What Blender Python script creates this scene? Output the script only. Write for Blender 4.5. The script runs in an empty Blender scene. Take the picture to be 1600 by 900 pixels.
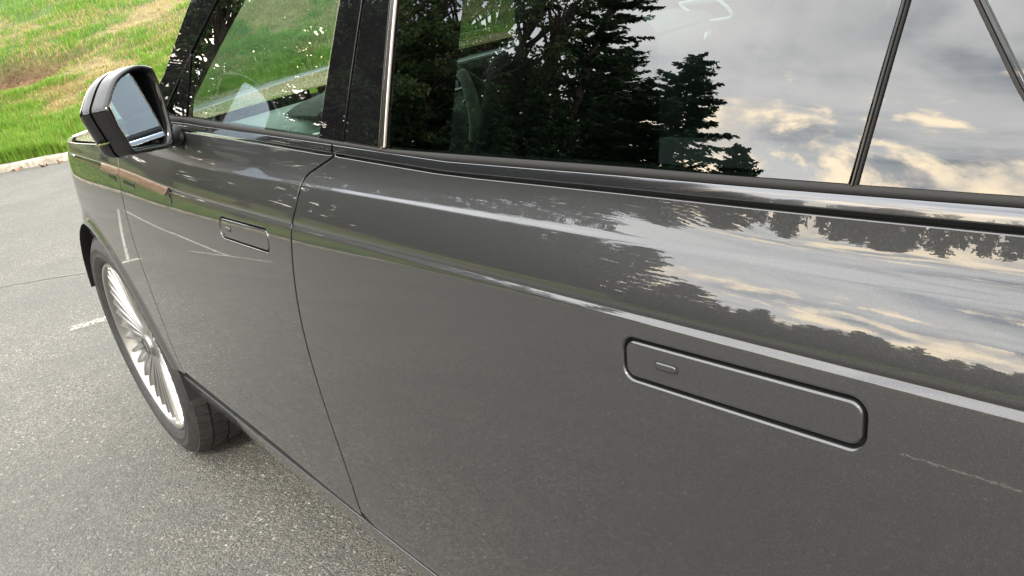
import bpy, bmesh, math, random
import numpy as np
from mathutils import Vector, Matrix
from mathutils.geometry import delaunay_2d_cdt
rad = math.radians
scene = bpy.context.scene
col = scene.collection
rng = np.random.default_rng(7)
random.seed(7)

# ------------------------------------------------------------------ camera
CAM = np.array([2.8067, -0.4593, 1.3383])
YAW, PITCH, ROLL, FPX = rad(143.370), rad(-21.058), rad(-11.453), 1233.87
def cam_basis():
    f = np.array([math.cos(PITCH)*math.cos(YAW), math.cos(PITCH)*math.sin(YAW), math.sin(PITCH)])
    r = np.cross(f, [0, 0, 1]); r /= np.linalg.norm(r); u = np.cross(r, f)
    c, s = math.cos(ROLL), math.sin(ROLL)
    return c*r+s*u, -s*r+c*u, f
_r, _u, _f = cam_basis()
cd = bpy.data.cameras.new('camera'); cam = bpy.data.objects.new('camera', cd); col.objects.link(cam)
cam.matrix_world = Matrix(((_r[0], _u[0], -_f[0], CAM[0]), (_r[1], _u[1], -_f[1], CAM[1]), (_r[2], _u[2], -_f[2], CAM[2]), (0, 0, 0, 1)))
cd.sensor_width = 36; cd.lens = 36*FPX/1600; cd.clip_start = .02; cd.clip_end = 3000
scene.camera = cam
scene.view_settings.view_transform = 'Standard'; scene.view_settings.look = 'None'
scene.view_settings.exposure = 1.0; scene.view_settings.gamma = 1; scene.view_settings.use_curve_mapping = False
scene.render.engine = 'CYCLES'
try:
    scene.cycles.max_bounces = 10; scene.cycles.transparent_max_bounces = 16
    scene.cycles.diffuse_bounces = 3; scene.cycles.glossy_bounces = 5; scene.cycles.caustics_reflective = False
except Exception: pass

# ------------------------------------------------------------------ node helpers
class NT:
    def __init__(s, tree): s.t = tree
    def n(s, typ, **kw):
        nd = s.t.nodes.new(typ)
        for k, v in kw.items():
            if k.startswith('i_'):
                key = k[2:]; key = int(key) if key.isdigit() else key.replace('_', ' ')
                nd.inputs[key].default_value = v
            else: setattr(nd, k, v)
        return nd
    def l(s, a, ao, b, bi): s.t.links.new(a.outputs[ao], b.inputs[bi])
    def math(s, op, a, b=None, c=None, clamp=False):
        nd = s.t.nodes.new('ShaderNodeMath'); nd.operation = op; nd.use_clamp = clamp
        for i, v in enumerate((a, b, c)):
            if v is None: continue
            if isinstance(v, (int, float)): nd.inputs[i].default_value = v
            else: s.t.links.new(v, nd.inputs[i])
        return nd.outputs[0]
    def mixc(s, fac, a, b, blend='MIX'):
        nd = s.t.nodes.new('ShaderNodeMix'); nd.data_type = 'RGBA'; nd.blend_type = blend
        for i, v in ((0, fac), (6, a), (7, b)):
            if isinstance(v, (int, float)): nd.inputs[i].default_value = v
            elif isinstance(v, tuple): nd.inputs[i].default_value = v if len(v) == 4 else v+(1,)
            else: s.t.links.new(v, nd.inputs[i])
        return nd.outputs[2]
    def ramp(s, fac, stops, interp='LINEAR'):
        nd = s.t.nodes.new('ShaderNodeValToRGB'); e = nd.color_ramp.elements; nd.color_ramp.interpolation = interp
        while len(e) < len(stops): e.new(.5)
        for i, (p, c) in enumerate(stops):
            e[i].position = p; e[i].color = (c, c, c, 1) if isinstance(c, (int, float)) else c+(1,)
        s.t.links.new(fac, nd.inputs[0]); return nd.outputs[0]
    def maprange(s, v, a, b, c, d, smooth=True):
        nd = s.t.nodes.new('ShaderNodeMapRange'); nd.interpolation_type = 'SMOOTHSTEP' if smooth else 'LINEAR'
        s.t.links.new(v, nd.inputs[0])
        for i, q in enumerate((a, b, c, d)): nd.inputs[i+1].default_value = q
        return nd.outputs[0]
    def noise(s, vec, scale, detail=4, rough=.5, dist=0.0):
        nd = s.t.nodes.new('ShaderNodeTexNoise'); nd.inputs['Scale'].default_value = scale
        nd.inputs['Detail'].default_value = detail; nd.inputs['Roughness'].default_value = rough; nd.inputs['Distortion'].default_value = dist
        if vec is not None: s.t.links.new(vec, nd.inputs['Vector'])
        return nd.outputs['Fac']

# ------------------------------------------------------------------ world: Nishita sky with broken cloud
SUN_EL, SUN_AZ = rad(38), rad(-52)     # sun behind the photographer's right shoulder (+x, -y)
w = bpy.data.worlds.new('World'); scene.world = w; w.use_nodes = True
T = NT(w.node_tree); w.node_tree.nodes.clear()
out = T.n('ShaderNodeOutputWorld'); bg = T.n('ShaderNodeBackground'); bg.inputs[1].default_value = .1
sky = T.n('ShaderNodeTexSky', sky_type='NISHITA', sun_disc=False, sun_elevation=SUN_EL, sun_rotation=math.pi/2-SUN_AZ)
sky.air_density = 1; sky.dust_density = 1.2
tc = T.n('ShaderNodeTexCoord'); sep = T.n('ShaderNodeSeparateXYZ'); T.l(tc, 'Generated', sep, 0)
zc = T.math('MAXIMUM', sep.outputs[2], 0.0)
den = T.math('ADD', zc, .16)
cx = T.math('DIVIDE', sep.outputs[0], den); cy = T.math('DIVIDE', sep.outputs[1], den)
cmb = T.n('ShaderNodeCombineXYZ'); T.t.links.new(cx, cmb.inputs[0]); T.t.links.new(cy, cmb.inputs[1])
# high grey sheet with blue rifts
n1 = T.noise(cmb.outputs[0], .75, 6, .55, .6)
n2 = T.noise(cmb.outputs[0], 2.3, 5, .55, .3)
sheet = T.maprange(n1, .30, .50, 0, 1)
sheetc = T.mixc(T.maprange(n2, .3, .7, 0, 1), (24.0, 24.3, 24.3), (29.5, 29.5, 29.0))
c1 = T.mixc(sheet, T.mixc(.3, sky.outputs[0], (20.0, 22.0, 26.0)), sheetc)
# warm heaped cloud low round the horizon
mp = T.n('ShaderNodeMapping'); mp.inputs['Scale'].default_value = (1, 1, 2.1); T.l(tc, 'Generated', mp, 0)
m1 = T.noise(mp.outputs[0], 4.6, 8, .58, .35)
mp2 = T.n('ShaderNodeMapping'); mp2.inputs['Scale'].default_value = (1, 1, 2.1); mp2.inputs['Location'].default_value = (.03, .02, -.075); T.l(tc, 'Generated', mp2, 0)
m2 = T.noise(mp2.outputs[0], 4.6, 8, .58, .35)
low = T.maprange(sep.outputs[2], .10, .38, .085, -.15)
mm = T.math('ADD', m1, low)
cum = T.maprange(mm, .470, .565, 0, 1)
lit = T.maprange(T.math('SUBTRACT', m1, m2), -.10, .12, 0, 1)
cumc = T.mixc(lit, (30.0, 28.0, 25.5), (58.0, 48.0, 34.0))
c2 = T.mixc(T.math('MULTIPLY', cum, .92), c1, cumc)
hz = T.maprange(sep.outputs[2], 0.0, .12, .6, 0.0)
c3 = T.mixc(hz, c2, (26.0, 23.5, 19.0))
T.t.links.new(c3, bg.inputs[0]); T.l(bg, 0, out, 0)
sd = bpy.data.lights.new('sun', 'SUN'); sd.energy = 1.5; sd.angle = rad(10); sd.color = (1, .93, .82)
so = bpy.data.objects.new('sun', sd); col.objects.link(so)
sdir = Vector((math.cos(SUN_EL)*math.cos(SUN_AZ), math.cos(SUN_EL)*math.sin(SUN_AZ), math.sin(SUN_EL)))
so.rotation_euler = sdir.to_track_quat('Z', 'Y').to_euler(); so.location = sdir*30

# ------------------------------------------------------------------ object helpers
def link(o, parent=None):
    col.objects.link(o)
    if parent is not None: o.parent = parent
    return o
def tag(o, label=None, cat=None, group=None, kind=None):
    if label: o['label'] = label
    if cat: o['category'] = cat
    if group: o['group'] = group
    if kind: o['kind'] = kind
    return o
def empty(name, loc=(0, 0, 0), rz=0):
    o = bpy.data.objects.new(name, None); o.empty_display_size = .2; o.location = loc; o.rotation_euler = (0, 0, rz); return link(o)
def mesh_np(name, V, F, normals=None, smooth=True):
    me = bpy.data.meshes.new(name)
    me.from_pydata([tuple(map(float, v)) for v in V], [], [tuple(map(int, f)) for f in F])
    if smooth: me.polygons.foreach_set('use_smooth', [True]*len(me.polygons))
    me.update()
    if normals is not None: me.normals_split_custom_set_from_vertices([tuple(map(float, n)) for n in normals])
    return me
def put(name, me, mat, parent=None, loc=None):
    o = bpy.data.objects.new(name, me)
    if mat and not me.materials: me.materials.append(mat)
    if loc is not None: o.location = loc
    return link(o, parent)
def bulk_mesh(name, V, nper, colors=None):
    """V: (n*nper,3) verts, faces are consecutive groups of nper"""
    n = len(V)//nper; me = bpy.data.meshes.new(name)
    me.vertices.add(len(V)); me.vertices.foreach_set('co', np.asarray(V, np.float32).ravel())
    me.loops.add(len(V)); me.loops.foreach_set('vertex_index', np.arange(len(V), dtype=np.int32))
    me.polygons.add(n); me.polygons.foreach_set('loop_start', np.arange(0, len(V), nper, dtype=np.int32))
    me.polygons.foreach_set('loop_total', np.full(n, nper, dtype=np.int32))
    me.update(calc_edges=True)
    if colors is not None:
        a = me.color_attributes.new('col', 'FLOAT_COLOR', 'POINT')
        c = np.ones((len(V), 4), np.float32); c[:, :3] = colors; a.data.foreach_set('color', c.ravel())
    return me
class MB:
    def __init__(s): s.v = []; s.f = []
    def add(s, V, F):
        b = len(s.v); s.v += [tuple(v) for v in V]; s.f += [tuple(i+b for i in f) for f in F]; return s
    def box(s, c, d, R=None):
        cs = [(-1,-1,-1),(1,-1,-1),(1,1,-1),(-1,1,-1),(-1,-1,1),(1,-1,1),(1,1,1),(-1,1,1)]
        V = [Vector((a*d[0]/2, b*d[1]/2, e*d[2]/2)) for a, b, e in cs]
        if R is not None: V = [R @ q for q in V]
        return s.add([q+Vector(c) for q in V], [(0,3,2,1),(4,5,6,7),(0,1,5,4),(1,2,6,5),(2,3,7,6),(3,0,4,7)])
    def tube(s, pts, r, n=8, closed=False, cap=True):
        pts = [Vector(p) for p in pts]; N = len(pts); rr = r if hasattr(r, '__len__') else [r]*N
        V = []; F = []; up = None
        for i, p in enumerate(pts):
            t = (pts[(i+1) % N]-pts[i-1]) if closed else (pts[min(i+1, N-1)]-pts[max(i-1, 0)])
            t.normalize()
            if up is None: up = t.orthogonal().normalized()
            up = (up-t*up.dot(t)).normalized(); b = t.cross(up)
            for k in range(n):
                a = 2*math.pi*k/n; V.append(p+(up*math.cos(a)+b*math.sin(a))*rr[i])
        for i in range(N if closed else N-1):
            j = (i+1) % N
            for k in range(n): F.append((i*n+k, i*n+(k+1) % n, j*n+(k+1) % n, j*n+k))
        if cap and not closed: F.append(tuple(range(n-1, -1, -1))); F.append(tuple((N-1)*n+k for k in range(n)))
        return s.add(V, F)
    def grid(s, rows, closed_u=False, closed_v=False):
        nr = len(rows); nc = len(rows[0]); V = [q for r in rows for q in r]; F = []
        for i in range(nr if closed_u else nr-1):
            for j in range(nc if closed_v else nc-1):
                a = i*nc+j; b = i*nc+(j+1) % nc; c = ((i+1) % nr)*nc+(j+1) % nc; d = ((i+1) % nr)*nc+j
                F.append((a, b, c, d))
        return s.add(V, F)
    def obj(s, name, mat, parent=None, smooth=True, bevel=0, auto=None, seg=2):
        me = mesh_np(name, s.v, s.f, smooth=smooth)
        bm = bmesh.new(); bm.from_mesh(me); bmesh.ops.recalc_face_normals(bm, faces=bm.faces); bm.to_mesh(me); bm.free()
        if auto is not None:
            try: me.set_sharp_from_angle(angle=rad(auto))
            except Exception: pass
        o = put(name, me, mat, parent)
        if bevel:
            m = o.modifiers.new('bevel', 'BEVEL'); m.width = bevel; m.segments = seg; m.limit_method = 'ANGLE'; m.angle_limit = rad(35)
            m.harden_normals = False
        return o

# ------------------------------------------------------------------ materials
def new_mat(name):
    m = bpy.data.materials.new(name); m.use_nodes = True; t = NT(m.node_tree); m.node_tree.nodes.clear()
    o = t.n('ShaderNodeOutputMaterial'); return m, t, o
def principled(name, base, rough=.5, metal=0, coat=0, coat_rough=.02, spec=.5, bump=None, var=None):
    m, t, o = new_mat(name); p = t.n('ShaderNodeBsdfPrincipled'); t.l(p, 0, o, 0)
    p.inputs['Base Color'].default_value = base+(1,); p.inputs['Roughness'].default_value = rough; p.inputs['Metallic'].default_value = metal
    p.inputs['Coat Weight'].default_value = coat; p.inputs['Coat Roughness'].default_value = coat_rough
    p.inputs['Specular IOR Level'].default_value = spec
    tcn = t.n('ShaderNodeTexCoord')
    if var:
        nz = t.noise(tcn.outputs['Object'], var[0], 5, .6)
        c = t.mixc(t.maprange(nz, .3, .7, 0, 1), tuple(b*(1-var[1]) for b in base), tuple(min(1, b*(1+var[1])) for b in base))
        t.t.links.new(c, p.inputs['Base Color'])
    if bump:
        nz = t.noise(tcn.outputs['Object'], bump[0], 4, .6); b = t.n('ShaderNodeBump'); b.inputs['Distance'].default_value = bump[1]; b.inputs['Strength'].default_value = 1
        t.t.links.new(nz, b.inputs['Height']); t.l(b, 0, p, 'Normal')
    return m
def make_paint():
    m, t, o = new_mat('grey_metallic_paint'); p = t.n('ShaderNodeBsdfPrincipled'); t.l(p, 0, o, 0)
    tcn = t.n('ShaderNodeTexCoord'); vo = t.n('ShaderNodeTexVoronoi'); vo.inputs['Scale'].default_value = 1700; t.l(tcn, 'Object', vo, 'Vector')
    sepc = t.n('ShaderNodeSeparateColor'); t.l(vo, 'Color', sepc, 0)
    fl = t.ramp(sepc.outputs[0], [(0, .8), (.8, 1.0), (.94, 1.25), (1, 2.0)])
    c = t.mixc(1.0, (.0243, .0243, .0252), fl, 'MULTIPLY')
    # road dust: sparse pale specks and a faint film, denser towards the sill
    sx = t.n('ShaderNodeSeparateXYZ'); t.l(tcn, 'Object', sx, 0); lowd = t.maprange(sx.outputs[2], .35, .95, 1, 0)
    vd = t.n('ShaderNodeTexVoronoi'); vd.inputs['Scale'].default_value = 55; t.l(tcn, 'Object', vd, 'Vector'); sv_ = t.n('ShaderNodeSeparateColor'); t.l(vd, 'Color', sv_, 0)
    spk = t.math('MULTIPLY', t.maprange(vd.outputs['Distance'], .035, .075, 1, 0), t.maprange(sv_.outputs[0], .62, .80, 0, .55))
    nf = t.noise(tcn.outputs['Object'], 7, 6, .7); film = t.math('MULTIPLY', t.math('MULTIPLY', t.maprange(nf, .42, .75, 0, 1), lowd), .10)
    c = t.mixc(t.math('ADD', t.math('MULTIPLY', spk, t.math('ADD', t.math('MULTIPLY', lowd, .75), .12)), film), c, (.16, .15, .13))
    t.t.links.new(c, p.inputs['Base Color'])
    p.inputs['Metallic'].default_value = .35; p.inputs['Roughness'].default_value = .42; p.inputs['Specular IOR Level'].default_value = .3
    p.inputs['Coat Weight'].default_value = 1; p.inputs['Coat Roughness'].default_value = .004; p.inputs['Coat IOR'].default_value = 1.68
    # very faint orange peel in the clear coat
    nz = t.noise(tcn.outputs['Object'], 160, 2, .5); b = t.n('ShaderNodeBump'); b.inputs['Distance'].default_value = .00002; b.inputs['Strength'].default_value = .6
    nw = t.noise(tcn.outputs['Object'], 13, 2, .5)
    hh = t.math('ADD', nz, t.math('MULTIPLY', t.math('MULTIPLY', nw, lowd), 14.0)); t.t.links.new(hh, b.inputs['Height']); t.l(b, 0, p, 'Coat Normal')
    return m
def make_glass(name, tint, boost=2.0):
    m, t, o = new_mat(name)
    tr = t.n('ShaderNodeBsdfTransparent'); tr.inputs[0].default_value = tint+(1,)
    gl = t.n('ShaderNodeBsdfGlossy'); gl.inputs['Roughness'].default_value = 0.0; gl.inputs[0].default_value = (1, 1, 1, 1)
    geo = t.n('ShaderNodeNewGeometry'); ior = t.math('ADD', t.math('MULTIPLY', geo.outputs['Backfacing'], 1/1.52-1.52), 1.52)
    fr = t.n('ShaderNodeFresnel'); t.t.links.new(ior, fr.inputs[0])
    f = t.math('MULTIPLY', fr.outputs[0], boost, clamp=True)
    mx = t.n('ShaderNodeMixShader'); t.t.links.new(f, mx.inputs[0]); t.l(tr, 0, mx, 1); t.l(gl, 0, mx, 2); t.l(mx, 0, o, 0)
    return m
def make_asphalt():
    m, t, o = new_mat('worn_asphalt'); p = t.n('ShaderNodeBsdfPrincipled'); t.l(p, 0, o, 0); tcn = t.n('ShaderNodeTexCoord'); ob = tcn.outputs['Object']
    v1 = t.n('ShaderNodeTexVoronoi'); v1.inputs['Scale'].default_value = 170; t.l(tcn, 'Object', v1, 'Vector')
    v2 = t.n('ShaderNodeTexVoronoi'); v2.inputs['Scale'].default_value = 75; v2.inputs['Randomness'].default_value = 1; t.l(tcn, 'Object', v2, 'Vector')
    s1 = t.n('ShaderNodeSeparateColor'); t.l(v1, 'Color', s1, 0); s2 = t.n('ShaderNodeSeparateColor'); t.l(v2, 'Color', s2, 0)
    grain = t.ramp(s1.outputs[0], [(0, (.048, .0455, .039)), (.45, (.083, .078, .066)), (.8, (.120, .113, .096)), (1, (.19, .185, .165))])
    big = t.ramp(s2.outputs[1], [(0, 0.0), (.93, 0.0), (.97, 1.0), (1, 1.0)])
    near = t.maprange(v2.outputs['Distance'], .30, .42, 1, 0)
    c = t.mixc(t.math('MULTIPLY', big, near), grain, (.32, .31, .28))
    lo = t.noise(ob, .8, 6, .65); c = t.mixc(t.maprange(lo, .38, .62, 0, .5), c, (.062, .062, .058))
    md = t.noise(ob, 9, 4, .6); c = t.mixc(t.maprange(md, .35, .75, .0, .25), c, (.14, .133, .115))
    c = t.mixc(t.maprange(md, .3, .5, .18, 0), c, (.11, .125, .115))
    t.t.links.new(c, p.inputs['Base Color']); p.inputs['Roughness'].default_value = .85; p.inputs['Specular IOR Level'].default_value = .35
    b = t.n('ShaderNodeBump'); b.inputs['Strength'].default_value = 1; b.inputs['Distance'].default_value = .0032
    hgt = t.math('ADD', t.math('MULTIPLY', v1.outputs['Distance'], -1.0), t.math('MULTIPLY', v2.outputs['Distance'], -.7))
    t.t.links.new(hgt, b.inputs['Height']); t.l(b, 0, p, 'Normal')
    return m
def make_attr(name, rough=.7, trans=.0, noise=None, bump=None):
    m, t, o = new_mat(name); at = t.n('ShaderNodeVertexColor'); at.layer_name = 'col'
    p = t.n('ShaderNodeBsdfPrincipled'); p.inputs['Roughness'].default_value = rough; p.inputs['Specular IOR Level'].default_value = .25
    c = at.outputs[0]; tcn = t.n('ShaderNodeTexCoord')
    if noise:
        c = t.mixc(1.0, c, t.ramp(t.noise(tcn.outputs['Object'], noise, 6, .7), [(.25, .55), (.75, 1.5)]), 'MULTIPLY')
    t.t.links.new(c, p.inputs['Base Color'])
    if bump:
        b = t.n('ShaderNodeBump'); b.inputs['Distance'].default_value = bump[1]; t.t.links.new(t.noise(tcn.outputs['Object'], bump[0], 6, .7), b.inputs['Height']); t.l(b, 0, p, 'Normal')
    if trans:
        tl = t.n('ShaderNodeBsdfTranslucent'); t.t.links.new(c, tl.inputs[0]); mx = t.n('ShaderNodeMixShader'); mx.inputs[0].default_value = trans
        t.l(p, 0, mx, 1); t.l(tl, 0, mx, 2); t.l(mx, 0, o, 0)
    else: t.l(p, 0, o, 0)
    return m
M = dict(
    paint=make_paint(),
    gloss=principled('gloss_black_plastic', (.004, .004, .0045), .5, 0, 1, .01, spec=0),
    mould=principled('polished_dark_moulding', (.075, .077, .085), .12, .85, 1, .01),
    seal=principled('matt_grey_rubber', (.022, .0215, .0205), .75, spec=.15, bump=(400, .0002)),
    rubber=principled('tyre_rubber', (.022, .021, .020), .62, bump=(260, .0006), var=(40, .35)),
    black=principled('black_inner_trim', (.006, .006, .006), .8),
    liner=principled('felt_arch_liner', (.010, .010, .010), .95, bump=(200, .002)),
    alloy=principled('silver_alloy', (.29, .285, .275), .30, .8, .4, .03),
    disc=principled('brake_steel', (.25, .245, .24), .4, 1),
    chrome=principled('satin_bright_trim', (.40, .37, .355), .22, 1),
    copper=principled('satin_copper_trim', (.50, .33, .24), .26, .9, .3, .05),
    plastic=principled('textured_black_plastic', (.018, .018, .018), .5, bump=(900, .0003)),
    glass=make_glass('green_tinted_glass', (.56, .70, .62), 2.1),
    privacy=make_glass('dark_privacy_glass', (.13, .175, .155), 2.2),
    screen=make_glass('windscreen_glass', (.78, .88, .82), 2.0),
    cream=principled('cream_leather', (.56, .54, .46), .5, bump=(300, .0006)),
    leather=principled('dark_leather', (.018, .018, .019), .7, spec=.15, bump=(300, .0006)),
    pale=principled('pale_bright_plastic', (.75, .77, .74), .3, 0, .5),
    dash=principled('soft_dash_skin', (.11, .13, .125), .55, bump=(500, .0005)),
    headl=principled('pale_headliner', (.45, .45, .42), .9),
    screenblk=principled('display_black', (.006, .006, .007), .08, 0, 1, .01),
    lens=principled('lamp_lens', (.5, .5, .5), .08, .2, 1, .01),
    red=principled('lamp_red', (.25, .01, .01), .12, 0, 1, .01),
    asphalt=make_asphalt(),
    soil=make_attr('grassy_soil', .95, noise=9, bump=(30, .03)),
    blade=make_attr('grass_blade', .6, .35),
    leafm=make_attr('tree_foliage', .6, .25),
    bark=principled('rough_bark', (.040, .032, .025), .9, bump=(14, .03), var=(6, .4)),
    kerb=principled('weathered_concrete', (.30, .265, .215), .9, bump=(60, .004), var=(9, .35)),
    line=None, tar=principled('old_tar_seal', (.062, .060, .053), .6, bump=(90, .002)),
    dryleaf=principled('dry_brown_leaf', (.20, .085, .04), .7, var=(30, .4)),
)
def make_mirror():
    m, t, o = new_mat('mirror_silver'); g = t.n('ShaderNodeBsdfGlossy'); g.inputs['Roughness'].default_value = 0; g.inputs[0].default_value = (.50, .60, .70, 1); t.l(g, 0, o, 0); return m
M['mirror'] = make_mirror()
def make_line(hi=.85, lo_=.42):
    m, t, o = new_mat('worn_road_paint'); p = t.n('ShaderNodeBsdfPrincipled'); p.inputs['Base Color'].default_value = (.62, .60, .50, 1); p.inputs['Roughness'].default_value = .8
    tcn = t.n('ShaderNodeTexCoord'); nz = t.noise(tcn.outputs['Object'], 60, 6, .75); a = t.maprange(nz, lo_, lo_+.12, 0, hi)
    tr = t.n('ShaderNodeBsdfTransparent'); mx = t.n('ShaderNodeMixShader'); t.t.links.new(a, mx.inputs[0]); t.l(tr, 0, mx, 1); t.l(p, 0, mx, 2); t.l(mx, 0, o, 0); return m
M['line'] = make_line(.75); M['faded'] = make_line(.5, .46)

# ------------------------------------------------------------------ numeric helpers
def pchip(xs, ys):
    xs = np.array(xs, float); ys = np.array(ys, float); h = np.diff(xs); d = np.diff(ys)/h
    m = np.zeros_like(xs); m[0] = d[0]; m[-1] = d[-1]
    for i in range(1, len(xs)-1):
        if d[i-1]*d[i] > 0:
            w1 = 2*h[i]+h[i-1]; w2 = h[i]+2*h[i-1]; m[i] = (w1+w2)/(w1/d[i-1]+w2/d[i])
    def f(x):
        x = np.clip(np.asarray(x, float), xs[0], xs[-1]); i = np.clip(np.searchsorted(xs, x, side='right')-1, 0, len(h)-1); t = (x-xs[i])/h[i]
        return (1+2*t)*(1-t)**2*ys[i]+t*(1-t)**2*h[i]*m[i]+t*t*(3-2*t)*ys[i+1]+t*t*(t-1)*h[i]*m[i+1]
    return f
def vnoise(x, y, seed=0):
    x = np.asarray(x, float); y = np.asarray(y, float); xi = np.floor(x).astype(np.int64); yi = np.floor(y).astype(np.int64); fx = x-xi; fy = y-yi
    def h(a, b):
        n = (a*374761393+b*668265263+seed*1442695041) & 0xffffffff
        n = ((n ^ (n >> 13))*1274126177) & 0xffffffff; n = n ^ (n >> 16); return (n & 0xffff)/65535.0
    sx = fx*fx*(3-2*fx); sy = fy*fy*(3-2*fy)
    return (h(xi, yi)*(1-sx)+h(xi+1, yi)*sx)*(1-sy)+(h(xi, yi+1)*(1-sx)+h(xi+1, yi+1)*sx)*sy
def fbm(x, y, seed=0, o=4):
    s = 0; a = .5; t = 0
    for k in range(o): s = s+a*vnoise(np.asarray(x)*2**k, np.asarray(y)*2**k, seed+k*17); t += a; a *= .5
    return s/t
def sstep(a, b, x):
    t = np.clip((np.asarray(x, float)-a)/(b-a), 0, 1); return t*t*(3-2*t)

# ------------------------------------------------------------------ body side surface: x along the car (front is -x), y inward, z up
plan = pchip([-.95, -.8, -.65, -.5, -.3, 0, .4, .8, 1.3, 1.8, 2.3, 2.7, 3.2, 3.8, 4.1], [.66, .43, .29, .185, .092, .029, .016, .010, .004, 0, .002, .008, .03, .08, .2])
creasez = pchip([-1, .15, .64, 1.0, 1.3, 1.62, 2.07, 2.66, 4], [1.10, 1.086, 1.073, 1.052, 1.044, 1.041, 1.036, 1.029, 1.01])
TAU = [(.20, -60), (.30, -55), (.335, -34), (.350, -24), (.42, -17), (.458, -13), (.475, -7), (.55, -3), (.70, -1), (.80, 1), (.90, 5), (.97, 9), (1.005, 12.2), (1.020, 13.8), (1.0268, 16.2), (1.0280, 17), (1.0290, 33), (1.0335, 36), (1.0345, -18), (1.0365, -14), (1.0385, 4), (1.0410, 12.5), (1.046, 15.5), (1.057, 18.8), (1.07, 21.5), (1.085, 23.5), (1.0935, 24.5), (1.0962, 39), (1.0985, 39), (1.1012, 26), (1.107, 23), (1.112, 19.5), (1.117, 16), (1.13, 14.3), (1.152, 13.5), (1.158, 15.2),
       (1.165, 15.2), (1.175, 15.3), (1.3, 17.2), (1.5, 22), (1.62, 28), (1.70, 38), (1.76, 52), (1.80, 66)]
_zz = np.arange(.2, 1.8, .00025)
_tt = np.interp(_zz, [a for a, b in TAU], [b for a, b in TAU]); _yy = np.cumsum(np.tan(np.radians(_tt)))*.00025
_yy -= np.interp(.99, _zz, _yy)-.005
C0 = 1.0315; HUBZ = .412; RA = .452
def warp(x, zr):
    return zr+(creasez(x)-C0)*np.interp(zr, [.4, C0-.08, 1.10, 1.15], [0, 1, 1, 0])
def unwarp(x, z):
    zr = np.asarray(z, float)
    for _ in range(14): zr = zr-(warp(x, zr)-z)
    return zr
WHEELX = (0.0, 3.10)
def S(x, zr):
    x = np.asarray(x, float); zr = np.asarray(zr, float); z = warp(x, zr)
    y = np.interp(zr, _zz, _yy)+plan(x)
    uu = np.clip((1.0278-zr)/.115, 0, 1); y = y+.0043*sstep(1.55, 2.35, x)*(1-(1-uu)**2)*sstep(.58, .93, zr)
    y = y+.0030*sstep(1.35, 1.75, x)*(1-sstep(2.28, 2.50, x))*sstep(1.098, 1.134, zr)
    for wx in WHEELX:
        d = np.hypot(x-wx, z-HUBZ)-RA; f = np.clip(1-d/.055, 0, 1); y = y-.010*f*f*(3-2*f)
    return np.stack([x, y, z], -1)
def SN(x, zr):
    e = 2e-4; ex = 2e-3
    a = S(x+ex, zr)-S(x-ex, zr); b = S(x, zr+e)-S(x, zr-e); n = np.cross(a, b)
    n /= np.linalg.norm(n, axis=-1, keepdims=True); n[n[:, 1] > 0] *= -1
    return n
def inpoly(P, poly):
    x, y = P[:, 0], P[:, 1]; r = np.zeros(len(P), bool); n = len(poly); j = n-1
    for i in range(n):
        xi, yi = poly[i]; xj, yj = poly[j]
        if yi != yj: r ^= ((yi > y) != (yj > y)) & (x < (xj-xi)*(y-yi)/(yj-yi)+xi)
        j = i
    return r
def resample(poly, step=.012, rows=None):
    o = []; n = len(poly)
    for i in range(n):
        a = np.array(poly[i], float); b = np.array(poly[(i+1) % n], float); L = np.linalg.norm(b-a)
        ts = set(np.linspace(0, 1, max(1, int(math.ceil(L/step))), endpoint=False).tolist())
        if rows is not None and abs(b[1]-a[1]) > 1e-5:
            for r in rows:
                t = (r-a[1])/(b[1]-a[1])
                if .002 < t < .998: ts.add(t)
        last = -1
        for t in sorted(ts):
            if (t-last)*L < 2e-4 and last >= 0: continue
            o.append(a+(b-a)*t); last = t
    o = np.array(o); return o[np.hypot(*(o-np.roll(o, 1, 0)).T) > 1e-4]
def area(p): return .5*np.sum(p[:, 0]*np.roll(p[:, 1], -1)-np.roll(p[:, 0], -1)*p[:, 1])
def inset(p, d):
    """move a CCW outline inward by d (corner-aware)"""
    a = np.roll(p, 1, 0); b = np.roll(p, -1, 0); e1 = p-a; e2 = b-p
    e1 /= np.linalg.norm(e1, axis=1, keepdims=True); e2 /= np.linalg.norm(e2, axis=1, keepdims=True)
    n1 = np.stack([-e1[:, 1], e1[:, 0]], 1); n2 = np.stack([-e2[:, 1], e2[:, 0]], 1); m = n1+n2
    m /= np.maximum(1e-6, np.linalg.norm(m, axis=1, keepdims=True)); c = np.clip((m*n1).sum(1), .35, 1)
    return p+m*(d/c)[:, None]
BASE_ROWS = np.unique(np.round(np.concatenate([np.arange(.36, .48, .006), np.arange(.48, 1.0, .018), np.arange(1.0, 1.026, .004), np.arange(1.026, 1.044, .0007), np.arange(1.044, 1.09, .003), np.arange(1.09, 1.112, .0012), np.arange(1.112, 1.165, .004), np.arange(1.165, 1.80, .02)]), 5))
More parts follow.
